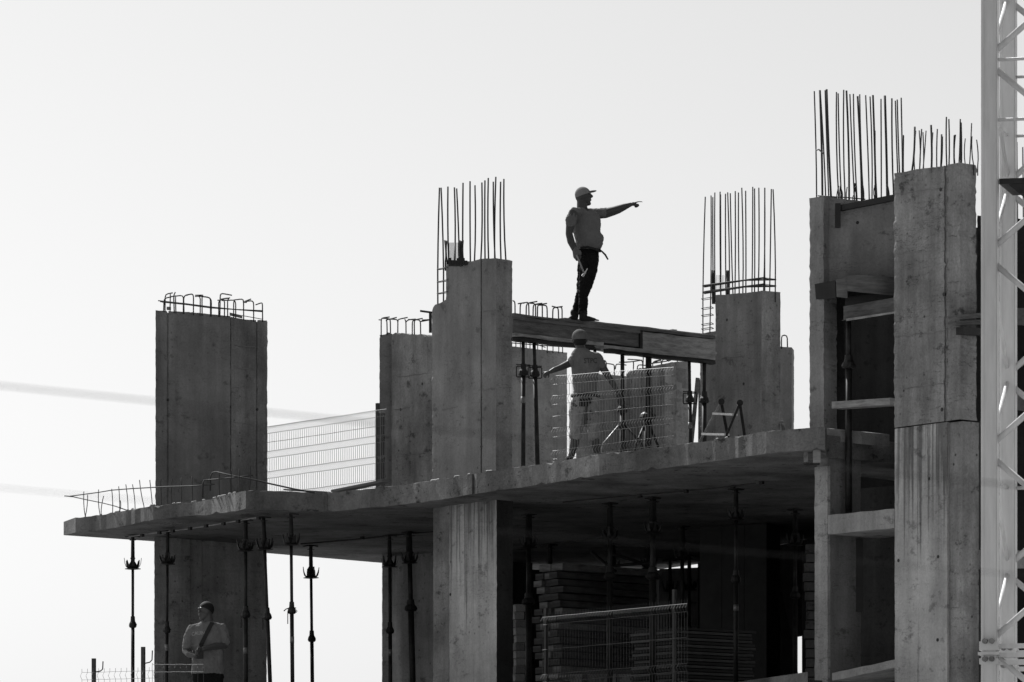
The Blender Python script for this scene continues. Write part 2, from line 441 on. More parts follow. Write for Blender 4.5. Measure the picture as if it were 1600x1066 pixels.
# ---- column 4 (right of the beam)
C4 = G(1190, 80.3)
c4 = cast('column', bld, C4, FD, [(1118, 461), (1135, 460.5), (1150, 458.5), (1165, 458), (1190, 454.5)], UB, vec(BD, .38), M_C1, side=M_C3)
c4['label'] = 'tall column at the right end of the timber beam'
c4l = cast('column', bld, G(1119, 82.6), FD, [(1094, 522), (1119, 517)], UB, vec(BD, .28), M_C1)
c4r = cast('column', bld, G(1237, 84.5), (G(1237, 84.5) - G(1215, 84.7)).normalized(), [(1212, 541), (1237, 543)], UB, (0.05, .3), M_C1)
# ---- core at the right
YC = 71.3
dC = (G(1397, 70.85) - G(1287, YC)).normalized()
CC = G(1287, YC)
k1 = cast('column', bld, CC, FD, [(1265, 310), (1287, 306)], UB + .02, vec(BD, .24), M_C1, amt=.007)
k1['label'] = 'narrow column with notched edge left of the stair core'
kw = cast('wall', bld, CC + BD * .10, dC, [(1287, 306.5), (1305, 309.5), (1345, 314), (1375, 311), (1399, 303)], zpy(438, 71), (0.02, .22), M_C1)
kw['label'] = 'upper stair core wall'
cast('wall', bld, CC + BD * .03 - FD * .02, BD, [(1287.5, 440), (1320, 442)], UB, vec(FD, -.2), M_CD)
# deep interior of the core (dark walls behind)
def wallbox(a, b, z0, z1, th, mat=M_CD, name='wall'):
    A, B = Vector(a), Vector(b); d = (B - A).normalized(); nrm = Vector((-d.y, d.x)) * th
    return MB().prism([(A.x, A.y), (B.x, B.y), (B.x + nrm.x, B.y + nrm.y), (A.x + nrm.x, A.y + nrm.y)], z0, z1).build(name, mat, bld)
zt = EYE + ZT
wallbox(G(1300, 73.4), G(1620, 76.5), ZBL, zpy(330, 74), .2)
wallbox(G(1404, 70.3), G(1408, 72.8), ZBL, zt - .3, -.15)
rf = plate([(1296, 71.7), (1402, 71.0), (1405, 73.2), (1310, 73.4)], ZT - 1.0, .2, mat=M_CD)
# column 3
C3 = G(1500, 68.7)
zs3 = zpy(655, 68.7)
c3 = cast('column', bld, C3, FD, [(1397, 271), (1415, 268.5), (1432, 264.5), (1455, 262), (1478, 259), (1480, 257.5), (1500, 254)], zs3, vec(BD, .29), M_C3, seams=(1478,), gap=.030, amt=.009, side=M_C1)
c3['label'] = 'tall rough column beside the crane mast'
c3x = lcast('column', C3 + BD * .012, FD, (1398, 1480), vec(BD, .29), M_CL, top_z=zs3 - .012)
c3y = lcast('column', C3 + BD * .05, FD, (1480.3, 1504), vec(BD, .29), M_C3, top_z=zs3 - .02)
# right hand return and the wing that carries on behind the crane
cR = C3 + BD * .30
wallbox(G(1500, 70.2), G(1534, 70.4), ZBL, zpy(655, 70), .2, M_CD)
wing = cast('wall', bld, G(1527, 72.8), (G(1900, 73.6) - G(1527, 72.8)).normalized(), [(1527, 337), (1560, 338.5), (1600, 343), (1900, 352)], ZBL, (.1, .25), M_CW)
wing['label'] = 'dark wing wall behind the crane mast'
# lower core column with pale face, interior walls, landings
CL = G(1293, 71.0)
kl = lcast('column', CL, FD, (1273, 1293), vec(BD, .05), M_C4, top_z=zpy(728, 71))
kl['label'] = 'slender pale column below the slab end'
wallbox(along(CL - FD * .03, BD, 1293), along(CL - FD * .03, BD, 1345), ZBL, EYE + ZB, .18, M_C1)
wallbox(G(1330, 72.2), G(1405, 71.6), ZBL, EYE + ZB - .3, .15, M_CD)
def ledge(x0, y0, x1, y1, hpx, Ya, Yb, depth, mat, name, parent=bld, dd=None):
    a = P(x0, y0, Ya); b = P(x1, y1, Yb); h = hpx * Ya / F
    dd = dd or Vector((BD.x, BD.y, 0)) * depth
    m = MB(); n = 8
    for i in range(n):
        p, q = a.lerp(b, i / n), a.lerp(b, (i + 1) / n)
        m.hexa([p - Vector((0, 0, h)), q - Vector((0, 0, h)), q - Vector((0, 0, h)) + dd, p - Vector((0, 0, h)) + dd], [p, q, q + dd, p + dd])
    bm = bmesh.new(); me_ = m.mesh(name); bm.from_mesh(me_); bmesh.ops.remove_doubles(bm, verts=bm.verts, dist=.0005)
    for v in bm.verts: v.co += Vector((0, random.uniform(-.004, .004), random.uniform(-.004, .004)))
    bm.to_mesh(me_); bm.free()
    return link_mesh(name, me_, mat, parent)
ld = ledge(1293.5, 805, 1397, 795, 30, 70.9, 69.9, .9, M_C4, 'landing'); ld['label'] = 'pale stair landing slab edge'
ledge(1300, 1052, 1398, 1031, 12, 70.9, 69.9, .9, M_C4, 'landing')
ledge(1292, 669, 1347, 675, 19, 71.0, 71.2, .5, M_C4, 'landing')['label'] = 'short broken slab stub in the stair core'
ledge(1504, 861, 1560, 858, 27, 69.8, 69.6, .5, M_C4, 'landing')
ledge(1588, 617, 1700, 611, 24, 71.8, 71.0, .6, M_C4, 'landing')
ledge(1588, 482, 1700, 478, 26, 72.0, 71.5, .5, M_C1, 'landing')
# strip of formwork clips left under the slab
def under(px, py): return YZ(py, ZB)
strip_pts = [(200, 839), (247, 832), (297, 826), (350, 817.5), (405, 808)]
MB().tube([P(x, y, YZ(y, ZB - .012)) for x, y in strip_pts], .010, 5).build('form_strip', M_WOODP, bld)
for x, y in ((222, 836), (249, 831.5), (270, 829), (297, 825), (322, 821), (349, 817.5), (372, 814), (404, 809)):
    Yc = YZ(y, ZB - .03)
    MB().box(P(x, y + 1, Yc), FD3 * .035, BD3 * .02, (0, 0, .022)).build('form_clip', M_PROP, bld)
MB().tube([P(x, y, YZ(y, ZB - .012)) for x, y in ((470, 850), (520, 846), (566, 842), (640, 834), (690, 830))], .010, 5).build('form_strip', M_PROP, bld)
MB().box(P(566, 841, YZ(841, ZB - .02)), FD3 * .035, BD3 * .02, (0, 0, .022)).build('form_clip', M_PROP, bld)
for pts in (((880, 785), (950, 778), (1030, 771), (1110, 764), (1180, 755)), ((830, 852), (900, 846), (960, 838))):
    MB().tube([P(x, y, YZ(y, ZB - .012)) for x, y in pts], .008, 5).build('form_strip', M_CD, bld)
for x, y in ((1145, 761), (1190, 754), (1072, 768), (1000, 775)):
    MB().box(P(x, y, YZ(y, ZB - .02)), FD3 * .035, BD3 * .02, (0, 0, .022)).build('form_clip', M_PROP, bld)

# grout fins at the lifts of the casting, and open tie holes
def fin(parent, C, d, x0, y0, x1, y1, h=.007):
    nrm = Vector((d.y, -d.x)); nrm = -nrm if nrm.y > 0 else nrm
    m = MB(); n = max(3, int((x1 - x0) / 6)); n3 = Vector((nrm.x, nrm.y, 0)) * .007; prev = None
    for i in range(n + 1):
        x = x0 + (x1 - x0) * i / n; g_ = along(C, d, x); y = y0 + (y1 - y0) * i / n + random.uniform(-1.1, 1.1)
        p = Vector((g_.x, g_.y, zpy(y, g_.y))); w = Vector((0, 0, h * random.uniform(.4, 1.3)))
        if prev: m.hexa([prev[0] - prev[1] - n3 * .5, prev[0] + prev[1] - n3 * .5, prev[0] + prev[1] * .5 + n3, prev[0] - prev[1] * .5 + n3], [p - w - n3 * .5, p + w - n3 * .5, p + w * .5 + n3, p - w * .5 + n3])
        prev = (p, w)
    return m.build('grout_fin', M_C2, parent)
for x0, y0, x1, y1 in ((1398, 303, 1476, 293), (1400, 397, 1440, 393), (1398, 527, 1476, 517), (1410, 608, 1474, 599), (1482, 370, 1499, 368), (1481, 442, 1498, 440), (1440, 345, 1470, 341)):
    fin(c3, C3, FD, x0, y0, x1, y1)
for x0, y0, x1, y1 in ((755, 487, 774, 484), (754, 610, 772, 607), (690, 640, 715, 636)): fin(c2, C2, FD, x0, y0, x1, y1, .005)
for x0, y0, x1, y1 in ((364, 540, 398, 543), (366, 575, 399, 578), (363, 604, 390, 606), (364, 660, 398, 664)): fin(c1r, C1 + Vector((.9, -.45)).normalized() * .006, d1, x0, y0, x1, y1, .005)
for x0, y0, x1, y1 in ((620, 590, 668, 583), (616, 640, 640, 637), (630, 712, 668, 707)): fin(c2b, C2b, FD, x0, y0, x1, y1, .006)
for x0, y0, x1, y1 in ((1128, 560, 1160, 556),): fin(c4, C4, FD, x0, y0, x1, y1, .005)
for x, y in ((1470, 296), (1475, 460), (1472, 640)): tie(c3, x, y, along(C3, FD, x).y, FD, .026)
for x, y in ((1162, 600), (1136, 500)): tie(c4, x, y, along(C4, FD, x).y, FD)
for x, y in ((1340, 348), (1342, 590)): tie(kw, x, y, along(CC + BD * .10, dC, x).y, dC)
for x, y in ((1452, 748), (1466, 870), (1404, 876), (1465, 1000)): tie(c3x, x, y, along(C3 + BD * .012, FD, x).y, FD)
for x, y in ((626, 640), (660, 600)): tie(c2b, x, y, along(C2b, FD, x).y, FD)
rl2 = random.Random(9)
for i in range(26):      # pale mortar crumbs added to give the slab edge its sunlit slivers
    px = rl2.choice([rl2.uniform(640, 800), rl2.uniform(300, 370), rl2.uniform(860, 1180), rl2.uniform(150, 300)])
    py = next(ya + (yb - ya) * (px - a) / (b - a) for (a, ya), (b, yb) in zip(nearpy, nearpy[1:]) if a <= px <= b)
    c_ = P(px, py - 1, YZ(py, Z0) + .06); s_ = rl2.uniform(.02, .07)
    MB().hexa([c_ + Vector((-s_, 0, -.03)), c_ + Vector((s_, -.01, -.03)), c_ + Vector((s_ * .8, .07, -.03)), c_ + Vector((-s_, .08, -.03))],
              [c_ + Vector((-s_ * .5, .01, .0)), c_ + Vector((s_ * .6, .01, .008)), c_ + Vector((s_ * .4, .06, .018)), c_ + Vector((-s_ * .6, .06, .012))]).build('mortar_lump', M_C4, slab)

# ------------------------------------------------------------------ reinforcement (sub-parts of columns and slab)
def rebar(parent, pts, r=.0095, name='rebar', mat=None, n=5):
    return MB().tube(pts, r, n).build(name, mat or M_REBAR, parent, smooth=True)
def bar(parent, x0, y0, x1, y1, Y, r=.0095, sag=None):
    a = P(x0, y0, Y); b = P(x1, y1, Y + random.uniform(-.05, .05))
    mid = []
    bow = random.uniform(-.012, .012) if sag is None else sag
    for t in (.25, .5, .75):
        m = a.lerp(b, t); m.x += bow * math.sin(math.pi * t) * (1 if t != .75 else 1.2); mid.append(m)
    b2 = b - Vector((0, 0, .12))
    return rebar(parent, [a] + mid + [b, b2], r)
def ring(parent, pts, r=.006, closed=True, name='stirrup'):
    if closed: pts = pts + [pts[0]]
    return rebar(parent, pts, r, name)
# group A
def A_(cx, cy): return 560 + cx / 3.9467, 260 + cy / 3.9467
for k, (tx, ty, bx, by) in enumerate([(500, 132, 490, 835), (510, 132, 525, 820), (552, 125, 557, 590), (592, 130, 593, 600), (606, 137, 622, 590), (645, 102, 643, 595), (688, 92, 690, 590),
        (719, 117, 716, 590), (761, 100, 755, 578), (780, 87, 781, 575), (801, 72, 803, 572), (832, 95, 843, 568), (847, 65, 840, 565), (877, 95, 879, 572), (897, 78, 909, 574)]):
    x0, y0 = A_(tx, ty); x1, y1 = A_(bx, by)
    Yk = along(C2, FD, min(x1, 775)).y + (.06 if k % 2 else .24)
    bar(c2 if k > 1 else c2l, x0, y0, x1, y1, Yk, .0115)
for cx in (533, 543, 551, 625, 635, 645):
    x, y = A_(cx, 455 + (cx % 7)); x2, y2 = A_(cx + 4, 590)
    bar(c2, x, y, x2, y2, along(C2, FD, x).y + .15, .012)
for cy in (635, 713, 785):
    x0, y = A_(485, cy); x1, _ = A_(545, cy)
    Y0 = along(C2, FD, x0).y
    ring(c2l, [P(x0, y, Y0 + .05), P(x1, y - 3.2, Y0 - .25), P(x1 + 6, y - 2.2, Y0 - .05), P(x0 + 4, y + .6, Y0 + .24)], .0065)
for px0, px1 in ((703, 733),):
    m = MB()
    for i in range(7):
        x = px0 + i * 4.2; m.box(P(x, 412 - random.uniform(0, 3), 77.6), (.02, 0, 0), (0, .08, 0), (0, 0, .03 + random.uniform(0, .02)))
    o = m.build('mortar_lump', M_PLYSHADE, c2)
for i in range(9):
    x = 702 + i * 1.7
    MB().box(P(x, 394, 77.75), (.004, 0, 0), (0, .004, 0), (0, 0, .13)).build('mesh_wire', M_WIRE, c2)
# group B
def B_(cx, cy): return 1080 + cx / 5.33, 280 + cy / 5.33
for k, (tx, ty, bx) in enumerate([(117, 147, 97), (165, 137, 155), (180, 150, 185), (197, 112, 200), (240, 105, 245), (244, 128, 247), (285, 122, 290), (304, 110, 318), (325, 118, 347), (367, 100, 365), (393, 112, 400),
        (421, 72, 430), (453, 97, 455), (512, 65, 505), (527, 78, 527), (563, 72, 558), (612, 72, 602), (613, 75, 613), (667, 83, 653), (682, 85, 700)]):
    x0, y0 = B_(tx, ty); low_ = k < 2
    x1, y1 = B_(bx, 1270 if low_ else 955)
    Yk = 82.95 if low_ else along(C4, FD, min(max(x1, 1100), 1190)).y + (.08 if k % 2 else .3)
    bar(c4l if low_ else c4, x0, y0, x1, y1, Yk, .0098)
for cx in (178, 190, 297, 309):
    x, y = B_(cx, 760); bar(c4, x, y, x + .5, 462, along(C4, FD, x).y + .2, .016)
for cx in range(212, 286, 12):
    x, y = B_(cx, 800); MB().box(P(x, y + 12, along(C4, FD, 1130).y + .22), (.003, 0, 0), (0, .003, 0), (0, 0, .11)).build('mesh_wire', M_WIRE, c4)
for cy in (832, 838, 885, 893):
    x0, y0 = B_(95, cy + 58); x1, y1 = B_(600, cy - 12); x2, y2 = B_(705, cy + 2); x3, y3 = B_(300, cy + 18)
    j = random.uniform(-.02, .02)
    ring(c4, [P(x0, y0 - 1, along(C4, FD, x0).y + .0), P(B_(330, 0)[0], y0 - 6.8, along(C4, FD, 1142).y + j), P(x1, y1, along(C4, FD, x1).y - .02), P(x2, y2, along(C4, FD, 1190).y + .3),
              P(B_(450, 0)[0], y1 + 3.5, along(C4, FD, 1160).y + .35), P(x0 + 3, y0 + .8, along(C4, FD, x0).y + .35)], .0075)
for y in (467, 482, 493, 507, 514):
    Y0 = 82.8
    ring(c4l, [P(1096, y, Y0 + .02), P(1112, y - 2.4, Y0 - .2), P(1115, y - .5, Y0 + .1), P(1099, y + 2, Y0 + .3)], .006)
# group C and D
def C_(cx, cy): return 1240 + cx / 3.553, 120 + cy / 3.553
for k, (tx, ty, bx, by, r) in enumerate([(115, 80, 128, 660, 1), (146, 75, 160, 655, 1.5), (148, 80, 178, 655, 1), (175, 75, 195, 660, 1), (183, 70, 207, 662, 1.5), (238, 85, 250, 665, 1), (247, 93, 265, 668, 1), (278, 73, 285, 650, 1),
        (293, 77, 308, 660, 1.4), (312, 97, 337, 668, 1), (332, 95, 352, 670, 1), (355, 108, 378, 675, 1.4), (367, 98, 388, 675, 1), (400, 103, 420, 670, 1), (424, 110, 435, 670, 1), (440, 102, 455, 665, 1.4), (452, 300, 462, 665, 1),
        (485, 123, 487, 660, 1), (507, 105, 520, 655, 1.7), (545, 120, 555, 655, 1.2), (565, 133, 578, 535, 1), (575, 127, 588, 535, 1), (597, 117, 605, 530, 1), (608, 325, 607, 530, 1.6)]):
    x0, y0 = C_(tx, ty); x1, y1 = C_(bx, by)
    bar(kw if k > 1 and x1 < 1397 else (k1 if k <= 1 else c3), x0, y0, x1, y1, (71.45 if x1 < 1397 else 69.9) + (.05 if k % 2 else .2), .0095 * r)
rebar(kw, [P(*C_(122, 410), 71.3), P(*C_(140, 404), 71.3), P(*C_(166, 428), 71.3)], .010, 'tie_wire', M_WIRE)
for i in range(14):   # little splice ends at the foot of the starter bars
    cx = random.choice([150, 168, 205, 250, 262, 300, 340, 385, 450, 520]); x0, y0 = C_(cx + random.uniform(-4, 4), 590 + random.uniform(0, 30)); x1, y1 = C_(cx + random.uniform(-12, 12), 668)
    bar(kw, x0, y0, x1, y1, 71.5, .007)
rebar(kw, [P(1278, 306, 71.4), P(1300, 307.5, 71.3), P(1325, 309, 71.2), P(1352, 311.5, 71.1)], .008, 'stirrup')
for k, (tx, ty, bx, by, r) in enumerate([(673, 278, 657, 520, 1.4), (678, 300, 672, 515, .8), (697, 298, 700, 510, .8), (711, 290, 700, 510, 1), (718, 308, 721, 508, .8), (735, 300, 718, 506, .8), (763, 268, 766, 500, 1.4), (772, 310, 768, 500, 1),
        (798, 290, 795, 496, .9), (822, 320, 818, 490, 1.2), (826, 332, 820, 490, .9), (848, 223, 850, 485, 1), (862, 235, 863, 485, 1), (892, 325, 892, 480, 1), (898, 322, 895, 480, 1), (925, 235, 918, 475, 1), (928, 255, 930, 475, 1.5),
        (953, 343, 953, 478, .7), (988, 258, 977, 480, .8), (990, 330, 1000, 482, .8), (1016, 350, 1022, 484, .8)]):
    x0, y0 = C_(tx, ty); x1, y1 = C_(bx, by)
    xx = min(x1, 1499); Yk = along(C3, FD, xx).y + (.05 if k % 2 else .2) + (.06 if x1 > 1500 else 0)
    bar(c3, x0, y0, x1, y1 + 3, Yk, .0095 * r)
for x, y in ((1589, 222), (1598, 230), (1612, 226), (1640, 232)):
    bar(wing, x, y, x + 1, 343, 73.2, .009)
# starter bars on the left slab edge and the long loose edge bar
SB = [(131, 768, 133, 806), (137, 773, 133.5, 806), (154, 765, 156, 803), (162, 775, 158, 803), (174.5, 764, 176, 799), (185.5, 760, 187, 797), (188, 782, 187.5, 797), (196.5, 757, 200, 795), (207, 757, 211, 793),
      (218, 750, 225, 791), (234, 750, 238, 790), (251, 748, 252, 788), (269, 748, 268.5, 786), (283.5, 746, 283.5, 786), (300, 744, 301, 784), (318, 744, 317, 782), (343, 734, 343, 772), (362, 733, 362, 768), (374, 733, 374.5, 766), (391.5, 728, 390, 764)]
def edgeY(px):
    for (a, ya), (b, yb) in zip(nearpy, nearpy[1:]):
        if a <= px <= b: return YZ(ya + (yb - ya) * (px - a) / (b - a), Z0)
for x0, y0, x1, y1 in SB:
    bar(slab, x0, y0, x1, y1, edgeY(x1) + .12, .0065)
rebar(slab, [P(101, 775, 83.5), P(109, 775.5, 83.4), P(154, 769.5, 82.2), P(175, 766, 81.6), P(207, 763.5, 81.2), P(235, 762, 80.8), P(262, 760.5, 80.4), (P(300, 759.5, 79.8)), P(335, 757, 79.4)], .0085)
rebar(slab, [P(101, 775, 83.5), P(115, 776.5, 83.5), P(135, 781, 83.2), P(160, 786, 82.8), P(180, 791, 82.4), P(197, 797, 82.0)], .0075)
rebar(slab, [P(316.5, 778, 79.6), P(316.5, 757, 79.6), P(319, 750.5, 79.6), P(325, 750, 79.6), P(345, 748.5, 79.4), P(372, 745.5, 79.2), P(395, 743, 79.1)], .010)
rebar(slab, [P(328.5, 767, 79.6), P(329, 745, 79.6), P(332, 738.5, 79.6), P(338, 737.5, 79.5), P(361, 743, 79.2), P(400, 750.5, 79.0), P(420, 755.5, 79.0), P(461, 764.5, 78.9), P(492, 770, 78.8)], .012)
# hooked stirrups on column 1, column 2b, inside the timber beam and on the walls behind
def hook(parent, pts, Y, r, dy=.10):
    q = []
    for i, (x, y) in enumerate(pts):
        q.append(P(x, y, Y + dy * i / max(1, len(pts) - 1)))
    # soften corners
    out = [q[0]]
    for i in range(1, len(q) - 1):
        a, b, c = q[i - 1], q[i], q[i + 1]
        la = min(.045, (a - b).length * .45); lc = min(.045, (c - b).length * .45)
        p1 = b + (a - b).normalized() * la; p2 = b + (c - b).normalized() * lc
        out += [p1, (p1 + p2) / 4 + b / 2, p2]
    out.append(q[-1])
    return rebar(parent, out, r, 'stirrup', n=5)
def H1(cx, cy): return 230 + cx / 8., 450 + cy / 8.
h1 = [[(205, 262), (210, 132), (300, 112)], [(222, 262), (225, 80), (318, 62)], [(285, 262), (288, 66)], [(338, 285), (330, 92), (350, 55)], [(358, 285), (352, 95)],
      [(450, 292), (452, 92), (300, 108)], [(460, 292), (455, 118), (480, 88), (560, 78)], [(577, 305), (578, 92), (555, 72), (490, 95)], [(662, 315), (662, 100), (600, 108)], [(686, 315), (684, 100), (704, 88), (600, 92)],
      [(790, 325), (790, 130), (760, 115), (640, 102)], [(800, 325), (802, 148), (770, 118), (700, 110)], [(893, 328), (893, 152), (1035, 125)], [(908, 328), (912, 85), (935, 68), (1060, 92)], [(965, 332), (966, 145), (880, 155)],
      [(1005, 332), (1004, 145), (1030, 122), (920, 140)], [(1080, 345), (1080, 172), (1095, 152), (930, 158)], [(1105, 350), (1106, 185), (1090, 160)], [(1205, 372), (1204, 160), (1190, 138), (1080, 152)],
      [(1330, 390), (1330, 175), (1300, 158), (1190, 180), (1298, 138)], [(1442, 395), (1440, 205), (1434, 182), (1355, 212)], [(1240, 150), (1200, 178)]]
for k, hk in enumerate(h1):
    pts = [H1(x, y) for x, y in hk]
    Yk = along(C1, d1, pts[0][0]).y
    pts[0] = (pts[0][0], pts[0][1] + 4)
    hook(c1, pts, Yk - (.06 if k % 2 else .2), .0098)
for off in ((160, 290, 0), (172, 298, 1), (178, 285, 2)):
    pts = [H1(138 + off[2] * 25, off[0]), H1(500, 200 + 5 * off[2]), H1(800, (232 + off[1] / 40 + 6 * off[2])), H1(1100, 270), H1(1445, off[1])]
    rebar(c1, [P(x, y, along(C1, d1, x).y - .05 - .06 * off[2]) for x, y in pts], .0085, 'rebar')
rebar(c1, [P(*H1(1130, 340), 84.7), P(*H1(1220, 352), 84.8), P(*H1(1440, 392), 85.0)], .006)
MB().box(P(*H1(1110, 345), 84.6), (.09, .05, -.015), (0, .05, 0), (0, 0, .018)).build('mortar_lump', M_C1, c1)
MB().box(P(*H1(270, 256), 83.4), (.03, 0, 0), (0, .04, 0), (0, 0, .02)).build('mortar_lump', M_C1, c1)
def H2(cx, cy): return 585 + cx / 13.32, 480 + cy / 13.32
h2 = [[(140, 560), (140, 255), (165, 225), (315, 205)], [(140, 300), (142, 262), (95, 265)], [(265, 530), (260, 285), (235, 268), (465, 215)], [(335, 520), (330, 262), (300, 240), (160, 232)], [(485, 560), (488, 275), (450, 255), (330, 250)],
      [(490, 300), (490, 255), (690, 215)], [(658, 560), (655, 290), (632, 255)], [(650, 320), (700, 260), (860, 250)], [(787, 570), (787, 310), (815, 270), (1005, 235)], [(832, 570), (828, 280), (880, 258)],
      [(962, 550), (958, 300), (930, 265), (700, 258)], [(965, 300), (1010, 292), (1130, 270)], [(990, 270), (1150, 262)]]
for k, hk in enumerate(h2):
    pts = [H2(x, y) for x, y in hk]; pts[0] = (pts[0][0], pts[0][1] + (4 if hk[0][1] > 500 else 0))
    hook(c2b if pts[0][0] > 612 else c2bl, pts, along(C2b, FD, max(pts[0][0], 612)).y + .1 + (.1 if k % 2 else 0), .0100)
MB().box(P(666, 487.3, 79.0), (.085, .03, -.008), (0, .04, 0), (0, 0, .010)).build('form_clip', M_REBAR, c2l)
MB().box(P(672.5, 505, 78.9), (.02, 0, 0), (0, .05, 0), (0, 0, .13)).build('form_clip', M_PROP, c2l)
# hooks on the far walls
for k, x in enumerate((806, 813, 822, 828, 840, 847, 855, 864, 873, 879)):
    hook(w1, [(x, 552), (x, 531 + .1 * k), (x + 9, 529 + .1 * k)], 86.6 + .05 * (k % 2), .0085)
rebar(w1, [P(800, 536, 86.3), P(840, 539.5, 86.6), P(880, 542, 86.9)], .008)
rebar(w1, [P(822, 534, 86.3), P(835, 537, 86.6), P(852, 543, 86.9)], .008)
def H3(cx, cy): return 930 + cx / 10.667, 530 + cy / 10.667
for k, hk in enumerate([[(185, 620), (185, 375), (150, 350), (105, 360)], [(318, 620), (318, 430), (290, 420), (190, 405)], [(335, 500), (345, 410), (520, 432)], [(635, 540), (640, 370), (600, 380), (395, 385)], [(700, 540), (705, 425), (860, 440)],
                        [(790, 520), (790, 350), (540, 335)], [(800, 300), (795, 500)], [(1100, 470), (1105, 345), (960, 400)], [(1105, 480), (1110, 350), (1180, 330), (1230, 370)], [(780, 350), (650, 372), (480, 388)],
                        [(960, 480), (955, 380), (1100, 340)], [(940, 405), (1060, 390), (1260, 355)], [(1370, 420), (1375, 350), (1300, 345)]]):
    pts = [H3(x, y) for x, y in hk]
    hook(w3 if pts[0][0] > 978 else w2, pts, 89.0, .0095)
for x, y in ((1220, 524), (1228, 524)):
    pass
hook(c4r, [(1221, 545), (1221, 524), (1230, 524), (1230.5, 545)], 84.6, .010, .05)

# ------------------------------------------------------------------ timber formwork beam the man stands on
def beamY(px): return along(G(802, 79.2), BD, px).y
Zbt = (YH - 490) * 79.2 / F       # height of the top boards above the eye
tb = thing('formwork_beam', 'long weathered timber formwork beam spanning between two columns, the pointing man standing on it', 'beam', (1.2, 80.3, 0))
def bpt(px, dz=0, out=0):
    q = along(G(802, 79.2), BD, px); q = q + Vector((-FD.x, -FD.y)) * 0 + Vector((-BD.y * -1, -BD.x)) * 0
    nrm = Vector((BD.y, -BD.x))      # towards the viewer's right/front
    q = q + nrm * out
    return Vector((q.x, q.y, EYE + Zbt + dz))
def board(px0, px1, dz0, dz1, o0, o1, name, mat, parent, warp=.006):
    m = MB(); n = 10
    v = []
    for i in range(n + 1):
        px = px0 + (px1 - px0) * i / n
        w = random.uniform(-warp, warp); w2 = random.uniform(-warp, warp)
        v += [bpt(px, dz0 + w, o0), bpt(px, dz0 + w, o1), bpt(px, dz1 + w2, o1), bpt(px, dz1 + w2, o0)]
    f = []
    for i in range(n):
        b = i * 4
        for k in range(4):
            k2 = (k + 1) % 4; f.append([b + k, b + k2, b + 4 + k2, b + 4 + k])
    f += [[0, 1, 2, 3], [n * 4 + 3, n * 4 + 2, n * 4 + 1, n * 4]]
    m.add(v, f); return m.build(name, mat, parent)
# nrm points to the front right: front face offset positive
board(801.5, 1118, -.035, 0, -.30, .03, 'top_plank', M_WOOD, tb)
board(884, 1100, .004, .028, -.20, -.02, 'top_plank', M_WOODP, tb)
board(801.5, 999, -.27, -.04, -.03, .0, 'side_board', M_WOOD, tb)
board(1001.5, 1119, -.30, -.05, -.035, .012, 'side_board', M_WOODP, tb)
board(801.5, 1000, -.085, -.04, .001, .03, 'side_batten', M_WOOD, tb)
board(801.5, 940, -.318, -.272, -.34, .045, 'bottom_plank', M_WOODP, tb)
board(941, 1119, -.345, -.302, -.34, .045, 'bottom_plank', M_WOODP, tb)
board(801.5, 1119, -.27, -.05, -.33, -.30, 'side_board', M_WOOD, tb)
board(801.5, 930, -.375, -.322, -.10, .0, 'ledger', M_PLYSHADE, tb)
board(952, 1120, -.395, -.348, -.12, .0, 'ledger', M_PLYSHADE, tb)
for px in (998, 1000):
    board(px, px + 2, -.31, -.03, .002, .03, 'cleat', M_PLYSHADE, tb, 0)
MB().box(bpt(1056, .034, -.05), BD3 * .05, FD3 * .03, (0, 0, .006)).build('nail_plate', M_STEEL, tb)
# stirrups standing up out of the beam
def H4(cx, cy): return 790 + cx / 10.66, 460 + cy / 10.66
for k, hk in enumerate([[(158, 330), (155, 120), (120, 105)], [(240, 345), (243, 170), (270, 145), (185, 160), (320, 140)], [(340, 355), (345, 150), (528, 120)], [(392, 360), (385, 150), (360, 130), (290, 150)], [(455, 375), (460, 190), (485, 165), (610, 150)],
                        [(498, 378), (500, 175), (470, 150), (400, 148)], [(528, 380), (532, 190), (560, 170), (690, 153)], [(612, 385), (610, 180), (590, 160), (480, 170)], [(695, 395), (690, 205), (665, 182), (530, 180)],
                        [(782, 408), (787, 240), (810, 222), (950, 203)], [(885, 418), (878, 240), (855, 218), (770, 198)], [(940, 420), (940, 225), (910, 208), (830, 218)]]):
    pts = [H4(x, y) for x, y in hk]; pts[0] = (pts[0][0], pts[0][1] + 9)
    hook(tb, pts, beamY(pts[0][0]) + .18, .0098, .05)

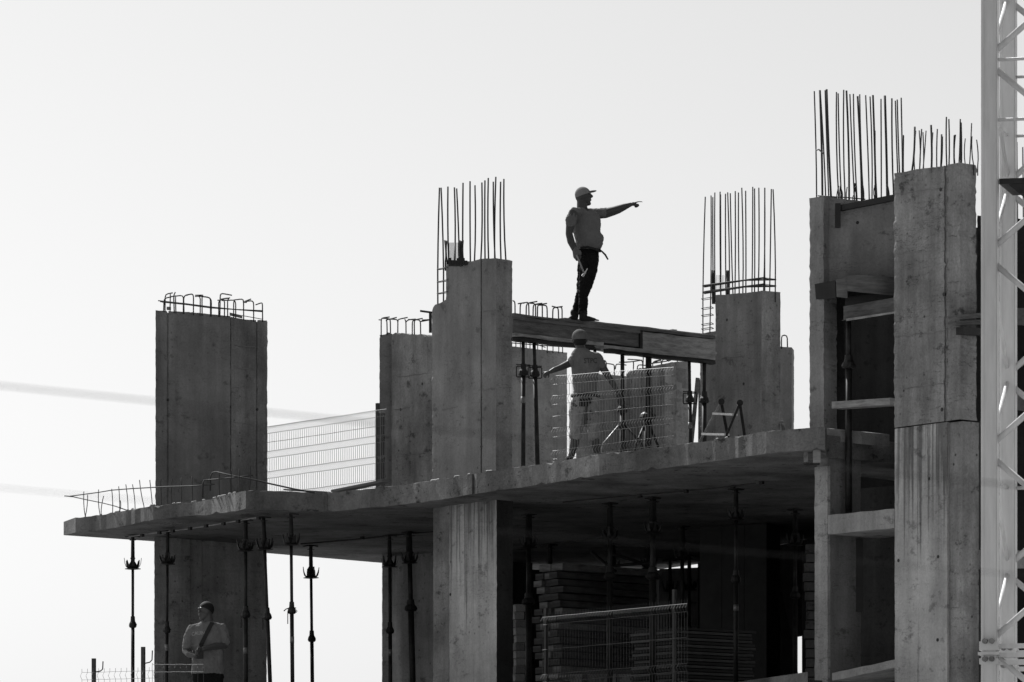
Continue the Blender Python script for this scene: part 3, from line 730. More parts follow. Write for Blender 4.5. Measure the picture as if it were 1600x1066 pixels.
# ------------------------------------------------------------------ steel props
def zfloor(Z): return EYE + Z
def crown_prop(label, px, pytop, pycrown, Y=None, pxb=None, pycollar=None, r=1.0, handle=0, head=True, zsup=ZB, zf=Z1, band=None, group='steel props under the upper slab', slim=False):
    Yp = Y or YZ(pytop, zsup)
    top = P(px, 0, Yp); top.z = EYE + zsup
    zf_ = EYE + zf
    pyb = YH - zf * F / Yp
    pxb = px if pxb is None else px + (pxb - px) * (pyb - pytop) / (1066 - pytop)
    bot = P(pxb, 0, Yp); bot.z = zf_
    t = thing('steel_prop', label, 'prop', tuple(bot), group)
    ax = (top - bot); L = ax.length; ax = ax / L
    at = lambda z: bot + (top - bot) * ((z - bot.z) / (top.z - bot.z))
    zc = zpy(pycrown, Yp)                       # base disc of the drop head crown
    zcol = zpy(pycollar, Yp) if pycollar else zf_ + 1.55
    ri = .0205 * r; ro = .0265 * r
    # foot plate and outer tube
    MB().box(bot + Vector((0, 0, .005)), (.07, 0, 0), (0, .07, 0), (0, 0, .005)).build('base_plate', M_PROP, t)
    MB().tube([bot + ax * .005, at(zcol)], ro, 10).build('outer_tube', M_PROP, t, smooth=True)
    MB().tube([at(zcol - .02), at(zc if head else zsup + EYE - .01)], ri, 10).build('inner_tube', M_PROP, t, smooth=True)
    # threaded collar, nut and pin
    MB().tube([at(zcol - .05), at(zcol - .045), at(zcol - .02), at(zcol + .02), at(zcol + .05), at(zcol + .12)], [ro * 1.15, ro * 1.7, ro * 2.2, ro * 1.9, ro * 1.3, ro * 1.15], 10).build('collar', M_PROP, t)
    c = at(zcol)
    if handle == 0:
        MB().tube([c + Vector((-.055, 0, .0)), c + Vector((.06, 0, .004))], .008, 6).build('pin', M_PROP, t)
    elif handle == 1:   # hanging pin handle at the left
        MB().tube([c + Vector((.05, 0, .0)), c + Vector((-.06, 0, .0)), c + Vector((-.064, 0, -.03)), c + Vector((-.064, 0, -.19))], .009, 6).build('pin', M_PROP, t)
    elif handle == 2:   # curved lever and ring
        MB().tube([c + Vector((.06, 0, .035)), c + Vector((-.03, 0, .035)), c + Vector((-.08, 0, .02)), c + Vector((-.112, 0, -.01))], .008, 6).build('lever', M_PROP, t)
        MB().tube([c + Vector((.0, -.03, -.0)), c + Vector((-.055, -.03, -.01)), c + Vector((-.055, -.03, -.19))], .007, 6).build('pin', M_PROP, t)
        MB().tube([c + Vector((.055 + .018 * math.cos(a), 0, -.01 + .018 * math.sin(a))) for a in [i * math.pi / 4 for i in range(9)]], .005, 5).build('ring', M_PROP, t)
    elif handle == 3:   # two U handles
        for s in (-1, 1):
            MB().tube([c + Vector((s * .02, -.02, .085)), c + Vector((s * .085, -.02, .085)), c + Vector((s * .095, -.02, .075)), c + Vector((s * .095, -.02, -.055)), c + Vector((s * .085, -.02, -.066)), c + Vector((s * .02, -.02, -.066))], .009, 6).build('handle', M_PROP, t)
        MB().tube([c + Vector((-.10, -.02, .11)), c + Vector((.10, -.02, .10))], .007, 5).build('pin', M_PROP, t)
    if band:
        zb_ = zpy(band, Yp); MB().tube([at(zb_ - .045), at(zb_ + .045)], ro * 1.06, 10).build('paint_band', M_PROPL, t, smooth=True)
    if head:
        zt_ = EYE + zsup
        # stem above the crown, claws round it, disc under it, plate on top
        MB().tube([at(zc + .01), at(zc + .14), at(zc + .15), at(zc + .17), at(zt_ - .04), at(zt_ - .012)], [ro * 1.1, ro * 1.15, ro * 1.5, ro * 1.1, ro * .95, ro * .95], 10).build('head_stem', M_PROP, t, smooth=True)
        MB().box(at(zt_) - Vector((0, 0, .008)), FD3 * .085 * 1, BD3 * .085, (0, 0, .008)).build('head_plate', M_PROP, t)
        MB().tube([at(zt_ - .06), at(zt_ - .05)], ro * 1.9, 8).build('wedge_ring', M_PROP, t)
        MB().tube([at(zc - .012), at(zc - .004), at(zc + .004), at(zc + .012)], [.05, .118, .115, .05], 14).build('crown_disc', M_PROP, t)
        MB().tube([at(zc + .005), at(zc + .03), at(zc + .08), at(zc + .11)], [.075, .072, .05, .03], 10).build('crown_cup', M_PROP, t)
        rot = random.uniform(0, 1.5)
        for k in range(8):
            a = rot + k * math.pi / 4
            u = Vector((math.cos(a), math.sin(a), 0)); w = Vector((-u.y, u.x, 0))
            hh = .16 if k % 2 == 0 else .125
            base = at(zc)
            m = MB()
            prof = [(.060, .0), (.095, .035), (.112, .08), (.122, hh)]
            prev = None
            for i in range(3):
                (r0, z0), (r1, z1) = prof[i], prof[i + 1]
                w0 = [.032, .026, .016, .006][i]; w1 = [.032, .026, .016, .006][i + 1]
                A0 = base + u * r0 + Vector((0, 0, z0)); A1 = base + u * r1 + Vector((0, 0, z1)); th = u * .007
                m.hexa([A0 - w * w0, A0 + w * w0, A0 + w * w0 + th, A0 - w * w0 + th], [A1 - w * w1, A1 + w * w1, A1 + w * w1 + th, A1 - w * w1 + th])
            m.build('claw', M_PROP, t)
    else:
        zt_ = EYE + zsup
        MB().box(at(zt_) - Vector((0, 0, .006)), FD3 * .065, BD3 * .065, (0, 0, .006)).build('head_plate', M_PROP, t)
    return t
crown_prop('steel prop standing alone at the far left tip of the slab', 207.5, 838, 889, pycollar=976, band=None)
crown_prop('steel prop in front of the left edge of the lower left column', 262, 829.5, 881.5, pxb=260, pycollar=984, band=1012)
crown_prop('steel prop in front of the left column, right behind the standing man\'s shoulder', 383.5, 812, 861, pxb=384, pycollar=960, handle=1, band=1017, r=1.25)
crown_prop('leaning steel prop crossing the right edge of the lower left column', 411.5, 808, 859, pxb=422, pycollar=963, handle=1, r=1.15)
crown_prop('steel prop with curved lever handle, against the sky right of the left column', 454.5, 803, 852, pxb=457, pycollar=954, handle=2, band=1000, r=1.1)
crown_prop('steel prop reaching the far edge of the slab, rightmost of those against the open sky', 485.5, 853, 903, pxb=488, pycollar=998, r=1.1)
crown_prop('straight steel prop left of the pair beside the pale centre column', 608.5, 837, 886, pxb=610, pycollar=985, r=1.1, band=1020)
crown_prop('thick leaning steel prop right of the pair beside the pale centre column', 639, 832, 880, pxb=645, pycollar=950, r=1.7)
crown_prop('thick dark prop just right of the pale centre column, in front of the stacked timber', 826, 803, 856, pycollar=940, r=1.7)
crown_prop('short looking prop rising behind the top of the stacked timber', 859.5, 851, 905, pycollar=990, r=1.3)
crown_prop('dark prop under the slab, front one above the middle of the lower fence', 953, 786, 842, pycollar=900, r=1.5)
crown_prop('dark prop behind the middle of the lower fence, its crown at timber top level', 958, 850, 893, pycollar=980, r=1.4)
crown_prop('dark thick prop near the right end of the lower fence', 1020, 778, 834, pycollar=900, r=1.8)
crown_prop('dark prop set behind the thick one near the right end of the lower fence', 1014, 852, 888, pycollar=985, r=1.3)
crown_prop('dark prop left of the shade-black column, left of a close pair', 1066, 822, 874, pycollar=960, r=1.4)
crown_prop('dark prop left of the shade-black column, right of a close pair', 1077, 868, 922, pycollar=990, r=1.1)
crown_prop('thin far prop directly behind the post of the lower fence', 1047, 876, 924, pycollar=1000, r=1.0)
crown_prop('dark prop in front of the shade-black column', 1150, 764, 812, pycollar=905, r=1.2, band=950)
crown_prop('dark prop between the shade-black column and the block wall', 1242.5, 796, 852, pycollar=930, r=1.3)
ZBB = Zbt - .40
gU = 'props under the timber beam'
def uprop(label, px, pxb, pycollar, handle, r, band=None):
    zs = Zbt - (.376 if px < 931 else .396)
    Y = beamY(px) - .06 + .0
    return crown_prop(label, px, 0, 0, Y=Y, pycollar=pycollar, handle=handle, r=r, head=False, zsup=zs, zf=Z0, band=band, group=gU, pxb=None if pxb is None else px + (pxb - px) * 1.44)
uprop('leftmost prop under the timber beam, with handles on both sides', 817.5, None, 582, 3, 1.2, 625)
uprop('second prop under the timber beam, leaning slightly, with long handles', 834.5, 841, 584, 3, 1.25)
uprop('prop under the timber beam hidden behind the worker in shorts', 929.5, None, 640, 0, 1.1)
uprop('prop on a tripod right of the worker in shorts', 972.5, None, 640, 0, 1.4)
u4 = uprop('rusty thick prop on a tripod in the middle of the mesh fence', 1013.5, 1011, 650, 0, 2.2)
uprop('prop with double handles left of the stepladder', 1077, 1080, 624, 3, 1.15, 665)
uprop('dark prop against the column behind the stepladder', 1100.5, None, 625, 0, 1.35)
def tripod(label, px, Y, spread, hgt, lit):
    foot = P(px, 0, Y); foot.z = EYE + Z0
    t = thing('prop_tripod', label, 'tripod', tuple(foot), 'folding tripods round prop feet')
    for k, a in enumerate((R(200), R(-20), R(80))):
        u = Vector((math.cos(a), math.sin(a) * .8, 0))
        p0 = foot + Vector((0, 0, hgt)) + u * .05; p1 = foot + u * spread * .62 + Vector((0, 0, hgt * .76)); p2 = foot + u * spread + Vector((0, 0, .01))
        MB().tube([p0, p1, p2], .019, 8).build('leg', M_PROPL if (k == 0 and lit) else M_PROP, t, smooth=True)  # lit leg gets a paler metal, painting the sunlight on it
        MB().box(p2 + Vector((0, 0, .0)), (.03, 0, 0), (0, .03, 0), (0, 0, .008)).build('foot', M_PROP, t)
    MB().tube([foot + Vector((0, 0, hgt - .06)), foot + Vector((0, 0, hgt + .05))], .05, 10).build('clamp', M_PROP, t)
    return t
tripod('splayed tripod with one sunlit leg round the prop right of the worker', 972.5, beamY(972.5) - .06, .46, 1.10, True)
tripod('narrow tripod round the foot of the rusty thick prop', 1010.8, beamY(1013.5) - .06, .27, 1.12, False)

# ------------------------------------------------------------------ wire mesh fences
def fence(label, a, b, zb, h, folds, dark=False, posts=(), wr=.0032, sp=.05, post_h=None, tilt=0.0, hooks=False, hl=1.0, fold=.05, mat=None, rmat=None, pmat=None):
    A = Vector((a[0], a[1], zb)); B = Vector((b[0], b[1], zb)); d = (B - A).normalized(); nrm = Vector((d.y, -d.x, 0))
    if nrm.y > 0: nrm = -nrm
    t = thing('mesh_fence', label, 'fence', tuple((A + B) / 2), 'folded wire mesh fence panels')
    L = (B - A).length
    prof = [(0, 0)]
    for fz in folds: prof += [(fz - .05, 0), (fz, fold), (fz + .05, 0)]
    prof.append((h, 0)); prof = [p for p in prof if p[0] <= h]
    def pt(s, z, o): return A + d * s + nrm * (o + tilt * z) + Vector((0, 0, z * (hl + (1 - hl) * s / L)))
    mv = MB(); nw = int(L / sp)
    for i in range(nw + 1):
        s = L * i / nw
        mv.tube([pt(s, z, o) for z, o in prof], wr, 4, False)
    o = mv.build('mesh_panel', mat or M_WIRE, t)
    lv = []
    for fz in folds: lv += [fz - .05, fz + .05]
    for fz0, fz1 in zip([0] + [f + .05 for f in folds], [f - .05 for f in folds] + [h]):
        if fz1 - fz0 > .25: lv.append((fz0 + fz1) / 2)
    lv.append(.02)
    for z in sorted(lv):
        n = 12
        MB().tube([pt(L * i / n, z + random.uniform(-.003, .003), 0.004) for i in range(n + 1)], wr * 1.0, 4).build('rail_wire', rmat or mat or M_WIRE, t)
    for s, ph in posts:
        MB().box(A + d * s - nrm * .04 + Vector((0, 0, ph / 2)), d * .025, nrm * .02, (0, 0, ph / 2)).build('post', pmat or M_POST, t)
        if hooks:
            q = A + d * s - nrm * .04
            MB().tube([q + Vector((.02, 0, ph * .72)), q + Vector((.09, 0, ph * .74)), q + Vector((.12, 0, ph * .78)), q + Vector((.125, 0, ph * .94))], .009, 6).build('hook', M_POST, t)
    return t
# upper left panel, seen against the sky
fa = G(395, 85.2); fb = G(604, 82.3)
hA = (YH - 638) * 82.3 / F - Z0
fence('mesh fence against the sky between the broad left column and the next one', fa, fb, EYE + Z0, hA, [.16, .46, .80, 1.1, hA - .06], posts=(((fb - fa).length - .29, hA + .10), ((fb - fa).length - .15, hA - .06)), wr=.0034, fold=.08)
# upper front panel
eA = G(864, YZ(722, Z0) + .25); eB = G(1053, YZ(696, Z0) + .25)
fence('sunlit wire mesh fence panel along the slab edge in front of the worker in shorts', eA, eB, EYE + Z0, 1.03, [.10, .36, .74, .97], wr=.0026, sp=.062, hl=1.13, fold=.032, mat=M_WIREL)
# lower front panel
lA = G(820, YZ(1096, Z1) + .35); lB = G(1074, YZ(1066, Z1) + .2)
lA = along(lB, FD, 848)
Lf = (lB - lA).length
fence('dim wire mesh fence in front of the stacked timber under the slab', lA, lB, EYE + Z1, (YH - 936) * (lB.y) / F - Z1, [.2, .95], wr=.0030, sp=.06, mat=M_WIRESHADE, fold=.035, pmat=M_PROP, posts=((.02, 1.12), (Lf - .32, 1.2)))
# lower left panels round the worker with the strap
ZL = Z1 - .18
qa = G(100, 76.4); qb = G(318, 76.4)
hq = (YH - 1036) * 76.4 / F - Z1
fence('low mesh fence with bright top wires before the man with the shoulder strap', G(238, 76.4), qb, EYE + Z1, hq, [hq - .07], wr=.0030, sp=.07, mat=M_WIRESHADE, rmat=M_WIRESUN)
fb2 = fence('faint mesh fence with two thin hooked posts at the bottom left corner of the photo', G(128, 77.4), G(242, 77.0), EYE + Z1, hq - .02, [.2, hq - .12], wr=.0024, sp=.08, posts=((.16, hq + .12), (.90, hq + .26)), hooks=True)

# ------------------------------------------------------------------ stacked timber, panels, blocks under the slab
def loose(name, label, cat, c, ux, uy, uz, mat, group=None):
    base = Vector(c) - Vector(uz)
    o = MB().box(c, ux, uy, uz).build(name, mat, None, base)
    return tag(o, label, cat, group)
stc = G(879, 82.0)                     # corner of the timber stack
SF = (G(879, 82.0) - G(822, 82.6)).normalized()     # end faces
rl = random.Random(5)
ztop = zpy(889, 82.0); zz = EYE + Z1; hts = .088
nl = int((ztop - zz) / .105)
gpn = 'stacked timber beams under the slab'
ORD = ['bottom', 'second', 'third', 'fourth', 'fifth', 'sixth', 'seventh', 'eighth', 'ninth', 'tenth', 'eleventh', 'twelfth', 'thirteenth', 'fourteenth', 'fifteenth', 'sixteenth', 'seventeenth', 'eighteenth', 'nineteenth', 'twentieth', 'twenty-first', 'twenty-second', 'twenty-third', 'twenty-fourth', 'twenty-fifth', 'twenty-sixth', 'twenty-seventh', 'twenty-eighth', 'twenty-ninth', 'thirtieth']
for i in range(nl):
    z = zz + .105 * i + .05
    shift = rl.uniform(-.06, .06)
    for k in range(3):
        c2d = stc - SF * (.10 + k * .19) + SF * shift + BD * (.95 + rl.uniform(-.09, .05))
        mat = M_WOODP if rl.random() < .45 else M_WOOD
        loose('timber_beam', ('right', 'middle', 'left')[k] + ' squared timber in the ' + ORD[i] + ' layer up of the tall stack behind the props', 'timber', (c2d.x, c2d.y, z), BD3 * .95, Vector((SF.x, SF.y, 0)) * .085, (0, 0, .043), mat, gpn)
    for k in range(2):
        pass
# top boards overhanging
for k, (x, w) in enumerate(((.1, .12), (.36, .12))):
    c2d = stc - SF * x + BD * .98
    loose('timber_beam', ('right', 'left')[k] + ' wide timber lying on top of the tall stack behind the props', 'timber', (c2d.x, c2d.y, zz + .105 * nl + .06), BD3 * 1.0, Vector((SF.x, SF.y, 0)) * w, (0, 0, .05), M_WOODP, gpn)
# column of loose blocks beside it
bz = EYE + Z1
i = 0
while bz < zpy(948, 81.0):
    h = .055; q = G(811 + rl.uniform(-1.5, 1.5), 81.0)
    loose('concrete_block', 'small pale block, ' + (ORD[i] + ' from the floor' if i else 'lowest')+ ' in the single pile right of the centre column', 'block', (q.x, q.y, bz + h), Vector((.08, .02, 0)).normalized() * .068, (-.02, .08, 0), (0, 0, h - .004), M_C4 if i % 3 else M_BLOCK, 'small blocks piled beside the timber'); bz += 2 * h; i += 1
# low pallet of odds and ends behind the lower fence
for i in range(20):
    lay, kk = i // 5, i % 5
    q = G(905 + kk * 24 + rl.uniform(-3, 3), 79.4 - lay * .02 + rl.uniform(-.05, .05)); s = .085
    z = EYE + Z1 + .07 + lay * .14
    loose('loose_block', ('leftmost', 'second from left', 'middle', 'second from right', 'rightmost')[kk] + ' block in the ' + ('bottom', 'second', 'third', 'top')[lay] + ' row of the rough pile behind the lower fence', 'block', (q.x, q.y, z), (s, rl.uniform(-.03, .03), 0), (rl.uniform(-.03, .03), s, 0), (0, 0, .068), M_BLOCK if rl.random() < .7 else M_C4, 'blocks piled behind the lower fence')
# stack of thin panels at the right, lying flat
pc = G(1120, 77.2)
dP = (G(1190, 77.9) - G(1050, 76.9)).normalized(); nP = Vector((-dP.y, dP.x))
z = EYE + Z1; i = 0
while z < zpy(984, 77.2):
    c2d = pc + nP * .5 + dP * rl.uniform(-.05, .05)
    loose('plywood_sheet', 'thin plywood sheet, ' + (ORD[i] + ' from the floor' if i else 'lowest') + ' in the low flat stack by the shade-black column', 'sheet', (c2d.x, c2d.y, z + .018), Vector((dP.x, dP.y, 0)) * .66, Vector((nP.x, nP.y, 0)) * .5, (0, 0, .017), M_WOOD if i % 2 else M_PLYSHADE, 'thin sheets in the low flat stack'); z += .046; i += 1
# column with flared foot, its deep shade painted as added black panels
Yk = 80.6
kb = thing('shade_black_column', 'tall column under the slab with its shade painted in as black panels, its foot flaring right', 'formwork', (G(1165, Yk).x, Yk, EYE + Z1))
ca, cb = G(1093, Yk + .6), G(1198, Yk)
for i in range(3):
    a = ca.lerp(cb, i / 3 + .003); b = ca.lerp(cb, (i + 1) / 3 - .003)
    MB().prism([(a.x, a.y), (b.x, b.y), (b.x + .02, b.y + .03), (a.x + .02, a.y + .03)], EYE + Z1, EYE + ZB - .02).build('shade_panel', M_PLYSHADE, kb)
ce = G(1219, Yk + .35)
MB().prism([(cb.x, cb.y), (ce.x, ce.y), (ce.x, ce.y + .03), (cb.x, cb.y + .03)], EYE + Z1, EYE + ZB - .02).build('shade_panel', M_PLYSHADE, kb)
MB().hexa([P(1215, 925, Yk + .3), P(1222, 925, Yk + .3), P(1247, 1052, Yk - .5), P(1225, 1052, Yk - .5)], [P(1215, 925, Yk + .4), P(1222, 925, Yk + .4), P(1247, 1052, Yk - .4), P(1225, 1052, Yk - .4)]).build('brace_board', M_PLYSHADE, kb)
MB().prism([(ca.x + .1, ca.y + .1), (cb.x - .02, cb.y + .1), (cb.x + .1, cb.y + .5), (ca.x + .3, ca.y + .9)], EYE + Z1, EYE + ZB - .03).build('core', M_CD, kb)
# block wall beyond it
bw_ = thing('block_wall', 'rough wall of stacked blocks seen in the dark gap left of the slender pale column', 'wall', (G(1268, 80).x, 80.0, EYE + Z1))
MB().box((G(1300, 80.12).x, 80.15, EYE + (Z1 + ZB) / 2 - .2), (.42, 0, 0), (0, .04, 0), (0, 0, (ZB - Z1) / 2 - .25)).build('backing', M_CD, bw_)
z = EYE + Z1 + .02; i = 0
while z < EYE + ZB - .45:
    for k in range(3):
        q = G(1270 + k * 28 + rl.uniform(-3, 3), 80.0 + rl.uniform(-.03, .03))
        MB().box((q.x, q.y, z + .062), (.115, 0, 0), (0, .08, 0), (0, 0, .058)).build('block', M_BLOCK, bw_)
    z += .134; i += 1
# far inner walls that darken the depth under the slab
zlo, zhi = EYE + Z1, EYE + ZB
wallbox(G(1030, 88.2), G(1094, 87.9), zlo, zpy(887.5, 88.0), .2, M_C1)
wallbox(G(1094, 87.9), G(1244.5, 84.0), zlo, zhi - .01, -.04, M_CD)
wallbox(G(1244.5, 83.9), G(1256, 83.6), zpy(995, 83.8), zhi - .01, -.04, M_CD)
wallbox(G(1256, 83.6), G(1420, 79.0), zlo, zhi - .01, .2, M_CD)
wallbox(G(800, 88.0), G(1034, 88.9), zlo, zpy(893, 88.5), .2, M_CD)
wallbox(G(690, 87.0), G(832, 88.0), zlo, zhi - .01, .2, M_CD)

for lb, pa, pb in (('left', (924, 863, 81.5), (962, 893, 81.2)), ('middle', (945, 862, 81.4), (1016, 884, 81.2)), ('right', (962, 884, 81.2), (1022, 879, 81.0))):
    tag(MB().tube([P(*pa), P(*pb)], .022, 8).build('brace_tube', M_PROP, None, P(*pb)), lb + ' dark brace tube among the props above the lower fence', 'brace', 'brace tubes between the dark props')

# ------------------------------------------------------------------ small timber and gear
def plank(name, label, cat, a, b, w, h, mat, up=(0, 0, 1), group=None):
    a, b = Vector(a), Vector(b); lo = a if a.z < b.z else b
    return tag(MB().beam(a, b, w, h, up).build(name, mat, None, lo), label, cat, group)
plank('plank', 'dark plank lying on the slab edge under the fence post', 'plank', P(524, 768, 79.4), P(604, 752, 78.6), .16, .035, M_WOOD)
plank('board', 'thin board lying flat at the inner corner of the slab', 'board', P(448, 765.5, 79.5), P(512, 769.5, 79.0), .14, .02, M_WOOD)
plank('plank', 'grey plank leaning on the wall left of the stepladder', 'plank', P(1090, 592, 83.2), P(1074, 760, 82.2), .06, .05, M_WOOD, (0, 1, 0))
plank('plank', 'second plank leaning upright beside the stepladder, against the column', 'plank', P(1094, 594, 83.4), P(1093, 760, 82.4), .05, .04, M_WOOD, (0, 1, 0))
plank('plank', 'thin plank leaning on the right face of the column above the slab end', 'plank', P(1209, 596, 81.2), P(1228, 690, 80.3), .045, .045, M_WOOD, (0, 1, 0))
# formwork left in the core opening
fw = thing('core_formwork', 'dark projecting timber formwork box in the upper opening of the stair core', 'formwork', (G(1335, 70.8).x, 70.8, zpy(470, 70.8)))
MB().hexa([P(1273, 444, 70.7), P(1305, 438, 70.5), P(1306, 466, 70.5), P(1275, 468, 70.7)], [P(1280, 443, 71.6), P(1312, 438, 71.4), P(1312, 466, 71.4), P(1280, 468, 71.6)]).build('end_box', M_PLYSHADE, fw)
MB().hexa([P(1306, 437, 70.5), P(1324, 433, 70.45), P(1324, 466, 70.45), P(1307, 464, 70.5)], [P(1310, 437, 71.3), P(1326, 433, 71.3), P(1326, 466, 71.3), P(1310, 464, 71.3)]).build('side_board', M_WOOD, fw)
MB().hexa([P(1324, 429, 70.4), P(1397, 433, 70.6), P(1397, 462, 70.6), P(1324, 455, 70.4)], [P(1324, 429, 71.3), P(1397, 433, 71.3), P(1397, 462, 71.3), P(1324, 455, 71.3)]).build('side_board', M_WOOD, fw)
MB().hexa([P(1318, 479, 70.9), P(1397, 465, 70.3), P(1397, 487, 70.3), P(1318, 500, 70.9)], [P(1318, 479, 71.4), P(1397, 465, 71.0), P(1397, 487, 71.0), P(1318, 500, 71.4)]).build('lintel_board', M_WOOD, fw)
MB().hexa([P(1322, 498, 70.8), P(1397, 487, 70.2), P(1397, 490, 70.2), P(1322, 502, 70.8)], [P(1322, 498, 71.3), P(1397, 487, 71.0), P(1397, 490, 71.0), P(1322, 502, 71.3)]).build('lintel_batten', M_WOODP, fw)
plank('plank', 'pale plank bridging the dark opening of the stair core', 'plank', P(1308, 634, 71.0), P(1399, 628, 70.3), .2, .085, M_WOODP)
plank('board', 'dark board hanging as a bracket below the top of the stair core wall', 'board', P(1309, 318, 71.2), P(1309, 356, 71.2), .07, .06, M_PLYSHADE, (0, 1, 0))
plank('board', 'dark slanting board along the top of the stair core wall', 'board', P(1311, 326, 71.25), P(1398, 309, 70.7), .07, .07, M_PLYSHADE)
crown_prop('long dark prop standing inside the stair core opening', 1326, 0, 0, Y=71.05, pycollar=570, handle=0, r=1.6, head=False, zsup=(YH - 500) * 71.05 / F, zf=(YH - 803) * 71.05 / F, group='props in the stair core')
plank('plank', 'dark upright board hanging on the inner wall under the pale landing', 'plank', P(1343, 842, 71.4), P(1343, 956, 71.4), .09, .04, M_PLYSHADE, (0, 1, 0))
for k, (a, b, c, d_) in enumerate(((1488, 497, 1540, 492), (1487, 506, 1540, 503))):
    plank('plank', ('upper' if k == 0 else 'lower') + ' plank of the pair fixed across the return of the tall right column', 'plank', P(a, b, 68.5 + .1 * k), P(c, d_, 68.9 + .1 * k), .12, .055, M_WOOD)
plank('plank', 'dark packing timber under the pair of planks right of the tall column', 'plank', P(1500, 517, 68.6), P(1540, 520, 69.0), .12, .09, M_PLYSHADE)
cl = thing('edge_clamp', 'metal edge clamp hanging under the right tip of the slab', 'clamp', tuple(P(1265, 722, 70.2)))
MB().box(P(1259, 712, 70.3), (.025, 0, 0), (0, .05, 0), (0, 0, .09)).build('jaw', M_PROPL, cl)
MB().box(P(1276, 712, 70.2), (.045, 0, 0), (0, .06, 0), (0, 0, .09)).build('jaw', M_WOODP, cl)
MB().box(P(1268, 698, 70.3), (.10, 0, 0), (0, .06, 0), (0, 0, .02)).build('bar', M_PROP, cl)
MB().box(P(1268, 725, 70.3), (.10, 0, 0), (0, .06, 0), (0, 0, .012)).build('bar', M_PROP, cl)

# stepladder lying open against the column
lad = thing('stepladder', 'small aluminium stepladder with sunlit treads leaning at the foot of the right column', 'ladder', tuple(P(1115, 700, 79.0)))
YL = 79.3
lp0, lp1 = P(1082, 712, YL), P(1127, 628, YL - .1)
rp0, rp1 = P(1122, 712, YL - .5), P(1156, 630, YL - .6)
MB().beam(lp0, lp1, .022, .032, (1, 0, 0)).build('stile', M_PROPL, lad)  # left stile in paler metal than the right, sunlight painted in
MB().beam(rp0, rp1, .022, .034, (1, 0, 0)).build('stile', M_PROP, lad)
for t in (.08, .40, .78):
    a = lp0.lerp(lp1, t); b = rp0.lerp(rp1, t)
    MB().beam(a, b, .09, .03).build('tread', M_ALU, lad)
for q in (lp1, rp1):
    MB().tube([q + Vector((0, -.03, 0)), q + Vector((0, .03, 0))], .045, 14).build('hinge', M_PROP, lad)
MB().beam(lp1, lp1 + Vector((.20, .5, -.9)), .02, .04, (1, 0, 0)).build('rear_stile', M_PROP, lad)
MB().beam(rp1, rp1 + Vector((.16, .5, -.9)), .02, .04, (1, 0, 0)).build('rear_stile', M_PROP, lad)

# ------------------------------------------------------------------ crane mast
YM = 62.0
m1 = G(1547, YM); sx = Vector((1.16, -.296)); sy = Vector((.30, 1.16))
m2 = m1 + sy; m3 = m1 + sx; m4 = m1 + sx + sy
cr = thing('crane_mast', 'white lattice mast of a tower crane at the right edge of the photo', 'crane', (m1.x, m1.y, 0))
def leg(q, name='leg'):
    m = MB(); ux = sx.normalized(); uy = sy.normalized(); w = .088
    m.box((q.x, q.y, 12), (ux.x * w, ux.y * w, 0), (uy.x * w, uy.y * w, 0), (0, 0, 12))
    me_ = m.mesh(name); bm = bmesh.new(); bm.from_mesh(me_)
    bmesh.ops.bevel(bm, geom=[e for e in bm.edges if abs((e.verts[0].co - e.verts[1].co).z) > 5], offset=.018, segments=2, affect='EDGES'); bm.to_mesh(me_); bm.free()
    return link_mesh(name, me_, M_CRANE, cr)
for q in (m1, m2, m3, m4): leg(q)
# raised edge strips that give the leg its two-angle look
ux = Vector((sx.x, sx.y, 0)).normalized(); uy = Vector((sy.x, sy.y, 0)).normalized()
for q in (m1, m2):
    for s, w in ((-.066, .012), (.070, .008)):
        c = Vector((q.x, q.y, 12)) + ux * s - uy * .092
        MB().box(c, ux * w, uy * .006, (0, 0, 11.99)).build('edge_strip', M_CRANE, cr)
def zc(py, Y=YM): return zpy(py, Y)
per = 305.0
nodes = [88 - 2 * per + per * k for k in range(9)]
def pt3(q, z): return Vector((q.x, q.y, z))
def diag(q0, z0, q1, z1, r=.034, inset=.085):
    a, b = pt3(q0, z0), pt3(q1, z1); d = (b - a).normalized()
    MB().tube([a + d * inset * .8, b - d * inset * .8], r, 10).build('diagonal_brace', M_CRANE, cr, smooth=True)
zspan = per * YM / F
for py in nodes:
    z = zc(py + 6.5)
    if z < .5: continue
    zu = z + zspan / 2; zd = z - zspan / 2
    o_ = .05
    diag(m1, z + o_, m3, zu); diag(m1, z - o_, m3, zd)
    diag(m2, z + o_ + zspan * .43, m4, zu + zspan * .43); diag(m2, z - o_ + zspan * .43, m4, zd + zspan * .43)
    diag(m1, z, m2, z - zspan * .55, .024); diag(m2, z - zspan * .57, m1, z - zspan, .024)
    diag(m3, z, m4, z - zspan * .55, .024); diag(m4, z - zspan * .57, m3, z - zspan, .024)
def horiz(py, qa, qb, r=.018, h=None):
    z = zc(py); MB().tube([pt3(qa, z), pt3(qb, z)], r, 8).build('horizontal_brace', M_CRANE, cr, smooth=True)
for py in (94, 188): horiz(py, m1, m3); horiz(py, m1, m2, .012); horiz(py, m2, m4, .016)
horiz(748, m1, m2, .02); horiz(748, m2, m4, .02)
